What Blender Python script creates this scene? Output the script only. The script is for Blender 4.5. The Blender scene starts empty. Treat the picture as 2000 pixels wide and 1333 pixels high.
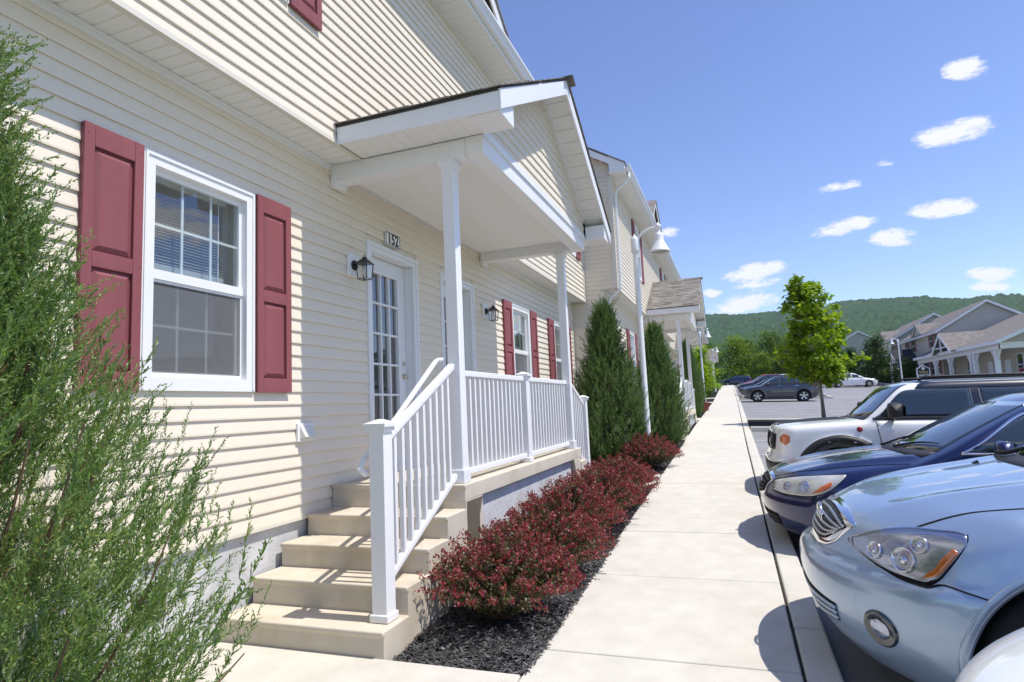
import bpy, bmesh, math, random
import numpy as np
from mathutils import Matrix, Vector
R = math.radians
SC = bpy.context.scene
COL = SC.collection

# ------------------------------------------------------------------ camera
CAMZ = 1.585
cam = bpy.data.cameras.new('Camera'); camo = bpy.data.objects.new('Camera', cam); COL.objects.link(camo)
cam.sensor_width = 36.0; cam.lens = 21.43; cam.clip_start = 0.05; cam.clip_end = 20000
_r = Vector((.9384, .3426, -.0444)); _f = Vector((-.3364, .9354, .1089)).normalized()
_r = (_r - _f * _r.dot(_f)).normalized(); _u = _r.cross(_f)
camo.matrix_world = Matrix(((_r.x, _u.x, -_f.x, 0), (_r.y, _u.y, -_f.y, 0), (_r.z, _u.z, -_f.z, CAMZ), (0, 0, 0, 1)))
SC.camera = camo

# ------------------------------------------------------------------ exposure, sun, sky
SC.view_settings.view_transform = 'Standard'; SC.view_settings.look = 'None'
SC.view_settings.gamma = 1.0; SC.view_settings.exposure = 0.46
SUN_EL = R(62.5); SUN_AZ = R(1.5)            # azimuth measured from +X towards +Y
sd = Vector((math.cos(SUN_EL) * math.cos(SUN_AZ), math.cos(SUN_EL) * math.sin(SUN_AZ), math.sin(SUN_EL)))
sl = bpy.data.lights.new('Sun', 'SUN'); sl.energy = 3.7; sl.angle = R(.53); sl.color = (1.0, .95, .87)
so = bpy.data.objects.new('Sun', sl); COL.objects.link(so); so.location = sd * 60
so.rotation_euler = (-sd).to_track_quat('-Z', 'Y').to_euler()


def build_world():
    w = bpy.data.worlds.new('World'); SC.world = w; w.use_nodes = True
    nt = w.node_tree; N = nt.nodes; Lk = nt.links; N.clear()
    out = N.new('ShaderNodeOutputWorld'); bg = N.new('ShaderNodeBackground'); bg.inputs['Strength'].default_value = .15
    sky = N.new('ShaderNodeTexSky'); sky.sky_type = 'NISHITA'; sky.sun_disc = False
    sky.sun_elevation = SUN_EL; sky.sun_rotation = R(90) - SUN_AZ
    sky.altitude = 600; sky.air_density = 1.0; sky.dust_density = .1; sky.ozone_density = 3.0
    hs = N.new('ShaderNodeHueSaturation'); hs.inputs['Saturation'].default_value = 1.06; hs.inputs['Hue'].default_value = .514
    Lk.new(sky.outputs[0], hs.inputs['Color']); Lk.new(hs.outputs[0], bg.inputs['Color']); Lk.new(bg.outputs[0], out.inputs[0])


def _pix(x, y):   # degrees of azimuth / elevation of a direction (used to write the cloud list down)
    d = _f + _r * ((x - 1000) / 1190.4) - _u * ((y - 666.5) / 1190.4)
    return math.degrees(math.atan2(d.x, d.y)), math.degrees(math.atan2(d.z, math.hypot(d.x, d.y)))


CLOUDS = []
for (x, y, hx, hy, t, am) in [(1884, 140, 54, 25, 4, 1.5), (1860, 264, 98, 27, 11, 1.5), (1642, 367, 54, 14, 7, 1.0), (1842, 411, 82, 23, 7, 1.5),
                              (1650, 446, 74, 19, 14, 1.4), (1742, 469, 58, 21, 3, 1.4), (1478, 533, 76, 22, 11, 1.5), (1390, 574, 24, 13, 2, 1.3),
                              (1450, 598, 80, 26, 9, 1.35), (1480, 557, 58, 13, 7, 1.1), (1935, 538, 60, 17, 0, 1.35), (1938, 562, 52, 13, 0, 1.2), (1305, 458, 26, 17, 0, 1.0), (1728, 322, 26, 9, 5, .8)]:
    a_, e_ = _pix(x, y); a1, e1 = _pix(x - hx, y + hx * math.tan(R(t))); a2, e2 = _pix(x + hx, y - hx * math.tan(R(t)))
    CLOUDS.append((a_, e_, math.hypot(a2 - a1, e2 - e1) / 2 * .98, math.degrees(hy / 1190.) * .92, math.degrees(math.atan2(e2 - e1, a2 - a1)), am))
_rg = random.Random(4)
for k in range(26):
    a_ = 34 + _rg.random() * 285 if k else 60
    e_ = 5 + 38 * _rg.random() ** 1.3
    s_ = .6 + e_ / 16
    CLOUDS.append((a_ if a_ < 180 else a_ - 360, e_, 4.2 * s_ * (.6 + _rg.random()), 1.25 * s_ * (.7 + .6 * _rg.random()), _rg.uniform(0, 10), 1.3))
build_world()


# ------------------------------------------------------------------ helpers
class MB:
    """collects shapes and links them as one mesh object"""
    def __init__(s): s.v = []; s.f = []; s.uv = None

    def add(s, vs, fs):
        o = len(s.v); s.v += [tuple(p) for p in vs]; s.f += [tuple(i + o for i in f) for f in fs]; return s

    def box(s, x0, x1, y0, y1, z0, z1):
        return s.add([(x0, y0, z0), (x1, y0, z0), (x1, y1, z0), (x0, y1, z0), (x0, y0, z1), (x1, y0, z1), (x1, y1, z1), (x0, y1, z1)],
                     [(0, 3, 2, 1), (4, 5, 6, 7), (0, 1, 5, 4), (1, 2, 6, 5), (2, 3, 7, 6), (3, 0, 4, 7)])

    def prism(s, poly, axis, a, b):
        """poly of (p, q) in the plane across axis; x: (y,z)  y: (x,z)  z: (x,y)"""
        n = len(poly)
        def pt(p, q, t): return {'x': (t, p, q), 'y': (p, t, q), 'z': (p, q, t)}[axis]
        vs = [pt(p, q, a) for p, q in poly] + [pt(p, q, b) for p, q in poly]
        fs = [tuple(range(n))[::-1], tuple(range(n, 2 * n))] + [(i, (i + 1) % n, n + (i + 1) % n, n + i) for i in range(n)]
        return s.add(vs, fs)

    def tube(s, pts, rad, n=8, cap=True):
        pts = [Vector(p) for p in pts]; rad = rad if isinstance(rad, (list, tuple)) else [rad] * len(pts)
        o = len(s.v); ref = None
        for i, p in enumerate(pts):
            t = (pts[min(i + 1, len(pts) - 1)] - pts[max(i - 1, 0)]).normalized()
            if ref is None: ref = t.orthogonal().normalized()
            ref = (ref - t * ref.dot(t)).normalized(); b = t.cross(ref)
            for k in range(n):
                a = 2 * math.pi * k / n
                s.v.append(tuple(p + (ref * math.cos(a) + b * math.sin(a)) * rad[i]))
        for i in range(len(pts) - 1):
            for k in range(n):
                a = o + i * n + k; b_ = o + i * n + (k + 1) % n
                s.f.append((a, b_, b_ + n, a + n))
        if cap:
            s.f.append(tuple(o + k for k in range(n))[::-1]); s.f.append(tuple(o + (len(pts) - 1) * n + k for k in range(n)))
        return s

    def lathe(s, prof, n=24, c=(0, 0, 0), axis='z', closed=False):
        o = len(s.v)
        for r, h in prof:
            for k in range(n):
                a = 2 * math.pi * k / n; p, q = r * math.cos(a), r * math.sin(a)
                s.v.append({'z': (c[0] + p, c[1] + q, c[2] + h), 'y': (c[0] + p, c[1] + h, c[2] + q), 'x': (c[0] + h, c[1] + p, c[2] + q)}[axis])
        m = len(prof)
        for i in range(m - 1 + (1 if closed else 0)):
            for k in range(n):
                a = o + i * n + k; b = o + i * n + (k + 1) % n; a2 = o + ((i + 1) % m) * n + k; b2 = o + ((i + 1) % m) * n + (k + 1) % n
                s.f.append((a, b, b2, a2))
        return s

    def mesh(s, name, mat=None, smooth=False):
        me = bpy.data.meshes.new(name); me.from_pydata(s.v, [], s.f); me.update()
        bm = bmesh.new(); bm.from_mesh(me); bmesh.ops.recalc_face_normals(bm, faces=bm.faces[:]); bm.to_mesh(me); bm.free()
        if mat: me.materials.append(mat)
        if smooth: me.polygons.foreach_set('use_smooth', [True] * len(me.polygons))
        return me

    def build(s, name, mat=None, parent=None, loc=(0, 0, 0), smooth=False, bevel=0, seg=2):
        return obj(name, s.mesh(name, mat, smooth), parent, loc, bevel, seg)


def obj(name, me, parent=None, loc=(0, 0, 0), bevel=0, seg=2):
    o = bpy.data.objects.new(name, me); COL.objects.link(o); o.location = loc
    if parent is not None: o.parent = parent
    if bevel:
        b = o.modifiers.new('Bevel', 'BEVEL'); b.width = bevel; b.segments = seg; b.limit_method = 'ANGLE'; b.angle_limit = R(40)
        if me.polygons and not me.polygons[0].use_smooth: me.polygons.foreach_set('use_smooth', [True] * len(me.polygons))
        wn = o.modifiers.new('Weighted', 'WEIGHTED_NORMAL'); wn.keep_sharp = False
    return o


def npmesh(name, V, Fc, mat=None, smooth=False):
    """fast mesh from numpy arrays; faces all tris or all quads"""
    me = bpy.data.meshes.new(name); V = np.asarray(V, np.float32); Fc = np.asarray(Fc, np.int32)
    k = Fc.shape[1]; n = len(Fc)
    me.vertices.add(len(V)); me.vertices.foreach_set('co', V.ravel())
    me.loops.add(n * k); me.loops.foreach_set('vertex_index', Fc.ravel())
    me.polygons.add(n); me.polygons.foreach_set('loop_start', np.arange(0, n * k, k, dtype=np.int32))
    me.polygons.foreach_set('loop_total', np.full(n, k, np.int32))
    if smooth: me.polygons.foreach_set('use_smooth', np.ones(n, bool))
    me.update(calc_edges=True); me.validate()
    if mat: me.materials.append(mat)
    return me


def thing(name, label, cat, loc=(0, 0, 0), rz=0, group=None):
    o = bpy.data.objects.new(name, None); COL.objects.link(o); o.location = loc; o.rotation_euler = (0, 0, rz)
    o.empty_display_size = .1
    return tag(o, label, cat, group)


def tag(o, label=None, cat=None, group=None, kind=None):
    if label: o['label'] = label
    if cat: o['category'] = cat
    if group: o['group'] = group
    if kind: o['kind'] = kind
    return o


KIDS = {}
def copy_tree(o, parent=None):
    c = o.copy(); COL.objects.link(c); c.parent = parent
    for ch in KIDS.get(o.name) or o.children: copy_tree(ch, c)
    return c


def dup(o, loc, rz=0, label=None, group=None):
    c = copy_tree(o); c.location = loc; c.rotation_euler = (0, 0, rz)
    if label: c['label'] = label
    if group: c['group'] = group
    return c


# ------------------------------------------------------------------ materials
MATS = {}
def pm(name, col, rough=.5, spec=.5, metal=0, var=0., vs=4., bump=0., bs=60., coat=0., stain=None, ss=1.2, samt=.5, stretch=(1, 1, 1), detail=6, emit=None, sub=0):
    if name in MATS: return MATS[name]
    m = bpy.data.materials.new(name); m.use_nodes = True; nt = m.node_tree; N = nt.nodes; Lk = nt.links
    b = N['Principled BSDF']; b.inputs['Roughness'].default_value = rough; b.inputs['Metallic'].default_value = metal
    b.inputs['Specular IOR Level'].default_value = spec
    if coat: b.inputs['Coat Weight'].default_value = coat; b.inputs['Coat Roughness'].default_value = .03
    c4 = (*col, 1); b.inputs['Base Color'].default_value = c4
    tc = N.new('ShaderNodeTexCoord'); mp = N.new('ShaderNodeMapping'); mp.inputs['Scale'].default_value = stretch
    Lk.new(tc.outputs['Object'], mp.inputs[0]); vec = mp.outputs[0]
    last = None
    if var:
        nz = N.new('ShaderNodeTexNoise'); nz.inputs['Scale'].default_value = vs; nz.inputs['Detail'].default_value = detail; Lk.new(vec, nz.inputs['Vector'])
        cr = N.new('ShaderNodeValToRGB'); cr.color_ramp.elements[0].position = .3; cr.color_ramp.elements[1].position = .7
        cr.color_ramp.elements[0].color = (*[c * (1 - var) for c in col], 1); cr.color_ramp.elements[1].color = (*[min(1, c * (1 + var)) for c in col], 1)
        Lk.new(nz.outputs[0], cr.inputs[0]); last = cr.outputs[0]
    if stain:
        nz = N.new('ShaderNodeTexNoise'); nz.inputs['Scale'].default_value = ss; nz.inputs['Detail'].default_value = 9; nz.inputs['Roughness'].default_value = .65; Lk.new(vec, nz.inputs['Vector'])
        cr = N.new('ShaderNodeValToRGB'); cr.color_ramp.elements[0].position = .5; cr.color_ramp.elements[1].position = .72
        cr.color_ramp.elements[0].color = (0, 0, 0, 1); cr.color_ramp.elements[1].color = (samt, samt, samt, 1)
        Lk.new(nz.outputs[0], cr.inputs[0]); mx = N.new('ShaderNodeMixRGB'); Lk.new(cr.outputs[0], mx.inputs[0])
        if last: Lk.new(last, mx.inputs[1])
        else: mx.inputs[1].default_value = c4
        mx.inputs[2].default_value = (*stain, 1); last = mx.outputs[0]
    if last: Lk.new(last, b.inputs['Base Color'])
    if bump:
        nz = N.new('ShaderNodeTexNoise'); nz.inputs['Scale'].default_value = bs; nz.inputs['Detail'].default_value = 5; Lk.new(vec, nz.inputs['Vector'])
        bp = N.new('ShaderNodeBump'); bp.inputs['Strength'].default_value = bump; bp.inputs['Distance'].default_value = .01
        Lk.new(nz.outputs[0], bp.inputs['Height']); Lk.new(bp.outputs[0], b.inputs['Normal'])
    if emit: b.inputs['Emission Color'].default_value = (*emit[:3], 1); b.inputs['Emission Strength'].default_value = emit[3]
    MATS[name] = m; return m


def leafmat(name, cols, trans=.35, rough=.5, gloss=.12, clump=0.):
    """leaf-by-leaf colour from a ramp over the island index"""
    m = bpy.data.materials.new(name); m.use_nodes = True; nt = m.node_tree; N = nt.nodes; Lk = nt.links
    N.remove(N['Principled BSDF']); out = N['Material Output']
    g = N.new('ShaderNodeNewGeometry'); cr = N.new('ShaderNodeValToRGB'); cr.color_ramp.interpolation = 'LINEAR'
    E = cr.color_ramp.elements
    while len(E) < len(cols): E.new(.5)
    for i, c in enumerate(cols): E[i].position = i / max(1, len(cols) - 1); E[i].color = (*c, 1)
    val = g.outputs['Random Per Island']
    if clump:
        tc = N.new('ShaderNodeTexCoord'); nz = N.new('ShaderNodeTexNoise'); nz.inputs['Scale'].default_value = clump; nz.inputs['Detail'].default_value = 2
        Lk.new(tc.outputs['Object'], nz.inputs['Vector'])
        ad = N.new('ShaderNodeMath'); ad.operation = 'MULTIPLY_ADD'; Lk.new(nz.outputs[0], ad.inputs[0]); ad.inputs[1].default_value = 1.6; ad.inputs[2].default_value = -.8
        a2 = N.new('ShaderNodeMath'); a2.operation = 'ADD'; a2.use_clamp = True; Lk.new(ad.outputs[0], a2.inputs[0]); Lk.new(val, a2.inputs[1]); val = a2.outputs[0]
    Lk.new(val, cr.inputs[0])
    d = N.new('ShaderNodeBsdfDiffuse'); t = N.new('ShaderNodeBsdfTranslucent'); gl = N.new('ShaderNodeBsdfGlossy'); gl.inputs['Roughness'].default_value = rough
    Lk.new(cr.outputs[0], d.inputs[0])
    hs = N.new('ShaderNodeHueSaturation'); hs.inputs['Saturation'].default_value = 1.1; hs.inputs['Value'].default_value = 1.25; Lk.new(cr.outputs[0], hs.inputs['Color']); Lk.new(hs.outputs[0], t.inputs[0])
    m1 = N.new('ShaderNodeMixShader'); m1.inputs[0].default_value = trans; Lk.new(d.outputs[0], m1.inputs[1]); Lk.new(t.outputs[0], m1.inputs[2])
    m2 = N.new('ShaderNodeMixShader'); m2.inputs[0].default_value = gloss * .5; Lk.new(m1.outputs[0], m2.inputs[1]); Lk.new(gl.outputs[0], m2.inputs[2])
    Lk.new(m2.outputs[0], out.inputs[0]); MATS[name] = m; return m


def glassmat(name, tint=(.75, .82, .8), ior=1.55, rough=.0, boost=1.0):
    m = bpy.data.materials.new(name); m.use_nodes = True; nt = m.node_tree; N = nt.nodes; Lk = nt.links
    N.remove(N['Principled BSDF']); out = N['Material Output']
    tr = N.new('ShaderNodeBsdfTransparent'); tr.inputs[0].default_value = (*tint, 1)
    gl = N.new('ShaderNodeBsdfGlossy'); gl.inputs['Roughness'].default_value = rough; gl.inputs[0].default_value = (1, 1, 1, 1)
    g = N.new('ShaderNodeNewGeometry'); dt = N.new('ShaderNodeVectorMath'); dt.operation = 'DOT_PRODUCT'; Lk.new(g.outputs['Incoming'], dt.inputs[0]); Lk.new(g.outputs['Normal'], dt.inputs[1])
    def mm(op, a, b):
        n = N.new('ShaderNodeMath'); n.operation = op; n.use_clamp = True
        for i, v in enumerate((a, b)):
            if isinstance(v, (int, float)): n.inputs[i].default_value = v
            elif v is not None: Lk.new(v, n.inputs[i])
        return n.outputs[0]
    f0 = ((ior - 1) / (ior + 1)) ** 2 * 1.8                        # two faces of the pane
    fs = mm('ADD', mm('MULTIPLY', mm('POWER', mm('SUBTRACT', 1.0, mm('ABSOLUTE', dt.outputs['Value'], None)), 4.5), 1 - f0), f0)
    mu = N.new('ShaderNodeMath'); mu.operation = 'MULTIPLY'; mu.use_clamp = True; Lk.new(fs, mu.inputs[0]); mu.inputs[1].default_value = boost
    mx = N.new('ShaderNodeMixShader'); Lk.new(mu.outputs[0], mx.inputs[0]); Lk.new(tr.outputs[0], mx.inputs[1]); Lk.new(gl.outputs[0], mx.inputs[2])
    Lk.new(mx.outputs[0], out.inputs[0]); MATS[name] = m; return m


SIDING = pm('siding', (.755, .68, .56), .5, .35, var=.035, vs=1.3, bump=.05, bs=140, stretch=(1, .25, 1), stain=(.65, .58, .46), ss=.9, samt=.25)
SIDING2 = pm('siding_grey', (.50, .48, .44), .55, .3, var=.03, vs=1.3)
TRIM = pm('white_vinyl', (.80, .80, .80), .38, .45, var=.02, vs=2)
SOFFIT = pm('soffit_vinyl', (.82, .81, .775), .5, .35, var=.02, vs=2)
CREAM = pm('cream_trim', (.70, .66, .57), .5, .35)
SHUT = pm('shutter_burgundy', (.255, .08, .09), .6, .3, var=.08, vs=9, bump=.16, bs=70, stretch=(1, 1, .12))
CONC = pm('sidewalk_concrete', (.60, .568, .50), .85, .2, var=.07, vs=5, bump=.35, bs=170, stain=(.49, .45, .375), ss=1.3, samt=.38, detail=9)
CONC2 = pm('kerb_concrete', (.585, .56, .49), .85, .2, var=.06, vs=3, bump=.2, bs=170, stain=(.42, .38, .32), ss=1.3, samt=.5)
STEP = pm('step_concrete', (.60, .54, .44), .85, .2, var=.06, vs=5, bump=.16, bs=150, stain=(.44, .36, .25), ss=2.2, samt=.6, stretch=(1, 1, .45))
FOUND = pm('foundation_render', (.57, .575, .585), .9, .15, var=.12, vs=4, bump=.5, bs=36, stain=(.36, .355, .35), ss=1.6, samt=.7)
ASPH = pm('asphalt', (.27, .27, .28), .9, .2, var=.12, vs=1.1, bump=.6, bs=260, stain=(.19, .19, .195), ss=.35, samt=.6)
LINE = pm('line_paint', (.72, .72, .70), .8, .2, var=.1, vs=14)
JOINT = pm('joint_filler', (.045, .042, .038), .95, .1, var=.3, vs=30)
MULCH = pm('mulch_base', (.022, .021, .021), 1., .1, var=.5, vs=60, bump=1., bs=90)
BARK = pm('bark', (.17, .135, .105), .9, .1, var=.35, vs=18, bump=.8, bs=40, stretch=(1, 1, .2))
TWIG = pm('twig_brown', (.20, .125, .075), .85, .1, var=.3, vs=30)
GRASS = pm('lawn', (.075, .135, .03), .95, .1, var=.35, vs=.9)
BLACK = pm('black_metal', (.012, .012, .013), .4, .5)
DARK = pm('dark_interior', (.05, .05, .055), .8, .2)
ROOM = pm('room_paint', (.52, .54, .50), .8, .2)
BLIND = pm('blind_slat', (.70, .70, .67), .55, .3)
GLASS = glassmat('window_glass', (.80, .86, .86), 1.6, .0, 1.7)
SCREEN = None
DOORW = pm('door_white', (.76, .77, .78), .35, .45)
WHITEP = pm('lamp_white', (.78, .78, .77), .35, .5)
LENS = pm('lens_white', (.75, .74, .68), .3, .5)


def screenmat():
    m = bpy.data.materials.new('insect_screen'); m.use_nodes = True; nt = m.node_tree; N = nt.nodes; Lk = nt.links
    b = N['Principled BSDF']; b.inputs['Base Color'].default_value = (.20, .20, .205, 1); b.inputs['Roughness'].default_value = .8
    tr = N.new('ShaderNodeBsdfTransparent'); mx = N.new('ShaderNodeMixShader'); mx.inputs[0].default_value = .55
    Lk.new(tr.outputs[0], mx.inputs[1]); Lk.new(b.outputs[0], mx.inputs[2]); Lk.new(mx.outputs[0], N['Material Output'].inputs[0]); return m
SCREEN = screenmat()


def shinglemat(name, cols):
    m = bpy.data.materials.new(name); m.use_nodes = True; nt = m.node_tree; N = nt.nodes; Lk = nt.links
    b = N['Principled BSDF']; b.inputs['Roughness'].default_value = .95; b.inputs['Specular IOR Level'].default_value = .15
    g = N.new('ShaderNodeNewGeometry'); cr = N.new('ShaderNodeValToRGB'); E = cr.color_ramp.elements
    while len(E) < len(cols): E.new(.5)
    for i, c in enumerate(cols): E[i].position = i / (len(cols) - 1); E[i].color = (*c, 1)
    Lk.new(g.outputs['Random Per Island'], cr.inputs[0])
    tc = N.new('ShaderNodeTexCoord'); nz = N.new('ShaderNodeTexNoise'); nz.inputs['Scale'].default_value = 150; Lk.new(tc.outputs['Object'], nz.inputs['Vector'])
    hs = N.new('ShaderNodeMixRGB'); hs.blend_type = 'MULTIPLY'; hs.inputs[0].default_value = .5; Lk.new(cr.outputs[0], hs.inputs[1]); Lk.new(nz.outputs[0], hs.inputs[2]); 
    Lk.new(hs.outputs[0], b.inputs['Base Color'])
    bp = N.new('ShaderNodeBump'); bp.inputs['Strength'].default_value = .4; bp.inputs['Distance'].default_value = .004; Lk.new(nz.outputs[0], bp.inputs['Height']); Lk.new(bp.outputs[0], b.inputs['Normal'])
    return m
SHING = shinglemat('roof_shingle', [(.20, .185, .165), (.34, .315, .285), (.26, .24, .215), (.40, .375, .34), (.30, .275, .25)])
SHINGD = pm('roof_far', (.22, .20, .185), .95, .15, var=.25, vs=3.5, bump=.3, bs=30, stretch=(1, 1, 1))
RBASE = pm('roof_underlay', (.10, .095, .09), .95, .1)


# ------------------------------------------------------------------ the lie of the land
_GY = [-400, -12, 0, 20, 43, 60, 96, 130, 4000]
_GZ = [-.5, -.44, 0, .74, 1.38, 2.08, 3.5, 3.9, 3.9]
def G(y): return float(np.interp(y, _GY, _GZ))
def LOT(x, y): return G(y) - .09 - .03 * (min(max(x, .4), 17) - .4)
def XL(y): return float(np.interp(y, [-20, 3, 15, 43, 96], [-1.22, -1.22, -1.25, -1.42, -1.75]))
def XR(y): return float(np.interp(y, [-20, 3, 15, 43, 96], [.235, .225, .15, .10, -.25]))
KW = .19


# ------------------------------------------------------------------ clouds on a dome far beyond everything
def clouds():
    RAD = 9000.; V = []; M = []; Q = []; idx = {}
    st = .3
    na = int(360 / st); ne = int(62 / st)
    A = np.arange(na) * st - 180; E = np.arange(ne) * st + 1.
    aa, ee = np.meshgrid(A, E)
    tot = np.full(aa.shape, -9.)
    for (a0, e0, ra, re, tilt, amt) in CLOUDS:
        da = (aa - a0 + 180) % 360 - 180; de = ee - e0; ct, s_ = math.cos(R(tilt)), math.sin(R(tilt))
        p = (da * ct + de * s_) / ra; q = (de * ct - da * s_) / re; q = np.where(q < 0, q * 1.5, q)
        tot = np.maximum(tot, (1 - p * p - q * q) * amt)
    keep = tot > -2.2
    k2 = keep & np.roll(keep, -1, 1); k2[:-1] &= keep[1:] & np.roll(keep, -1, 1)[1:]; k2[-1] = False
    js, is_ = np.nonzero(k2)
    quads = np.stack([js * na + is_, js * na + (is_ + 1) % na, (js + 1) * na + (is_ + 1) % na, (js + 1) * na + is_], 1)
    used = np.unique(quads); rm = np.zeros(na * ne, int); rm[used] = np.arange(len(used))
    ar, er = np.radians(aa.ravel()[used]), np.radians(ee.ravel()[used])
    P = RAD * np.stack([np.sin(ar) * np.cos(er), np.cos(ar) * np.cos(er), np.sin(er)], 1)
    m = bpy.data.materials.new('cumulus'); m.use_nodes = True; nt = m.node_tree; N = nt.nodes; Lk = nt.links; N.remove(N['Principled BSDF'])
    me = npmesh('sky', P, rm[quads], m, True)
    at = me.attributes.new('cloud', 'FLOAT', 'POINT'); at.data.foreach_set('value', np.maximum(tot.ravel()[used], -3).astype(np.float32))
    at = me.attributes.new('ang', 'FLOAT_VECTOR', 'POINT'); at.data.foreach_set('vector', np.stack([ar, er * 1.9, ar * 0], 1).astype(np.float32).ravel())
    def att(nm):
        n = N.new('ShaderNodeAttribute'); n.attribute_name = nm; return n
    def mt(op, a, b):
        n = N.new('ShaderNodeMath'); n.operation = op
        for i, v in enumerate((a, b)):
            if isinstance(v, (int, float)): n.inputs[i].default_value = v
            else: Lk.new(v, n.inputs[i])
        return n.outputs[0]
    v = att('ang').outputs['Vector']; den = att('cloud').outputs['Fac']
    for sc, am in ((30, 3.0), (95, 1.3)):
        nz = N.new('ShaderNodeTexNoise'); nz.inputs['Scale'].default_value = sc; nz.inputs['Detail'].default_value = 6; nz.inputs['Roughness'].default_value = .62; Lk.new(v, nz.inputs['Vector'])
        den = mt('ADD', den, mt('MULTIPLY', mt('SUBTRACT', nz.outputs[0], .5), am))
    mr = N.new('ShaderNodeMapRange'); mr.interpolation_type = 'SMOOTHSTEP'; mr.inputs['From Min'].default_value = .05; mr.inputs['From Max'].default_value = 1.15; Lk.new(den, mr.inputs['Value'])
    tr = N.new('ShaderNodeBsdfTransparent'); em = N.new('ShaderNodeEmission'); em.inputs[0].default_value = (.97, .98, 1, 1); em.inputs[1].default_value = .78
    mx = N.new('ShaderNodeMixShader'); Lk.new(mt('MULTIPLY', mr.outputs[0], .93), mx.inputs[0]); Lk.new(tr.outputs[0], mx.inputs[1]); Lk.new(em.outputs[0], mx.inputs[2])
    Lk.new(mx.outputs[0], N['Material Output'].inputs[0]); m.cycles.emission_sampling = 'NONE'
    o = obj('sky', me); o['kind'] = 'structure'
clouds()

# ------------------------------------------------------------------ ground, lot, sidewalk, kerbs, beds
rng = random.Random(7); nrg = np.random.default_rng(7)


def sheet(name, xs, ys, zf, mat, smooth=True):
    V = [(x, y, zf(x, y)) for y in ys for x in xs]; n = len(xs)
    F = [(j * n + i, j * n + i + 1, (j + 1) * n + i + 1, (j + 1) * n + i) for j in range(len(ys) - 1) for i in range(n - 1)]
    o = obj(name, npmesh(name, V, F, mat, smooth)); o['kind'] = 'structure'; return o


_ys = sorted(set([-400, -120, -60, -30, -12] + list(range(-10, 132, 2)) + [150, 200, 300, 500, 900, 1500, 2500, 3600] + [43, 96]))
sheet('ground', [-3000, -900, -300, -100, -40, -14, -6, -1, .3, .6, 3, 8, 17, 24, 40, 100, 400, 1200, 3200], _ys,
      lambda x, y: (G(y) - .08 if x < .3 else LOT(x, y) - .07), GRASS)

# parking lot, following the kerb line
V = []; F = []; ys = [-14] + list(np.arange(-12, 98, 1.0)) + [97.5]
for y in ys:
    x0 = XR(y) + KW - .03
    for x in (x0, 2, 5, 9, 13, 17): V.append((x, y, LOT(x, y)))
for j in range(len(ys) - 1):
    for i in range(5): F.append((j * 6 + i, j * 6 + i + 1, (j + 1) * 6 + i + 1, (j + 1) * 6 + i))
o = obj('parking_lot', npmesh('parking_lot', V, F, ASPH)); o['kind'] = 'structure'


def stall_line(y, x0, x1, w=.1):
    b = MB(); n = 4
    for k in range(n):
        xa = x0 + (x1 - x0) * k / n; xb = x0 + (x1 - x0) * (k + 1) / n
        b.add([(xa, y - w / 2, LOT(xa, y) + .005), (xb, y - w / 2, LOT(xb, y) + .005), (xb, y + w / 2, LOT(xb, y) + .005), (xa, y + w / 2, LOT(xa, y) + .005)], [(0, 1, 2, 3)])
    o = b.build('painted_line', LINE); o['kind'] = 'structure'
for k in range(7): stall_line(2.7 * k, XR(2.7 * k) + KW + .06, 5.6)
for k in range(10): stall_line(24.6 + 2.7 * k, XR(24 + 2.7 * k) + KW + .06, 5.6)
for k in range(18): stall_line(40 + 2.7 * k, 11.4, 16.2)

# sidewalk: one slab after the other, tooled joints between
sw = bpy.data.objects.new('sidewalk', None); COL.objects.link(sw); sw['kind'] = 'structure'
jy = [3.665 + 1.475 * k for k in range(-5, 63)]
def slab(name, parent, pts, mat, th=.11, bev=.012):
    b = MB(); n = len(pts)
    b.add([p for p in pts] + [(p[0], p[1], p[2] - th) for p in pts],
          [tuple(range(n)), tuple(range(2 * n - 1, n - 1, -1))] + [(i, i + n, (i + 1) % n + n, (i + 1) % n) for i in range(n)])
    return b.build(name, mat, parent, bevel=bev, seg=2)
for a, b_ in zip(jy[:-1], jy[1:]):
    e = .0055; t = rng.uniform(-.003, .003)
    slab('slab', sw, [(XL(a), a + e, G(a) + t), (XR(a) - .006, a + e, G(a) + t), (XR(b_) - .006, b_ - e, G(b_) + t), (XL(b_), b_ - e, G(b_) + t)], CONC)
# dark joint filler under the gaps
V = []; F = []
yy = np.arange(-4, 97, 1.)
for y in yy: V += [(XL(y) + .02, y, G(y) - .022), (XR(y) + .02, y, G(y) - .022)]
F = [(2 * j, 2 * j + 1, 2 * j + 3, 2 * j + 2) for j in range(len(yy) - 1)]
o = obj('joint_filler', npmesh('joint_filler', V, F, JOINT), sw)

kb = bpy.data.objects.new('kerb', None); COL.objects.link(kb); kb['kind'] = 'structure'
ky = [4.3 + 3.05 * k for k in range(-3, 31)]
for a, b_ in zip(ky[:-1], ky[1:]):
    e = .004
    slab('kerb_stone', kb, [(XR(a) + .012, a + e, G(a) - .002), (XR(a) + KW, a + e, G(a) - .004), (XR(b_) + KW, b_ - e, G(b_) - .004), (XR(b_) + .012, b_ - e, G(b_) - .002)], CONC2, .3, .018)

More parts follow.
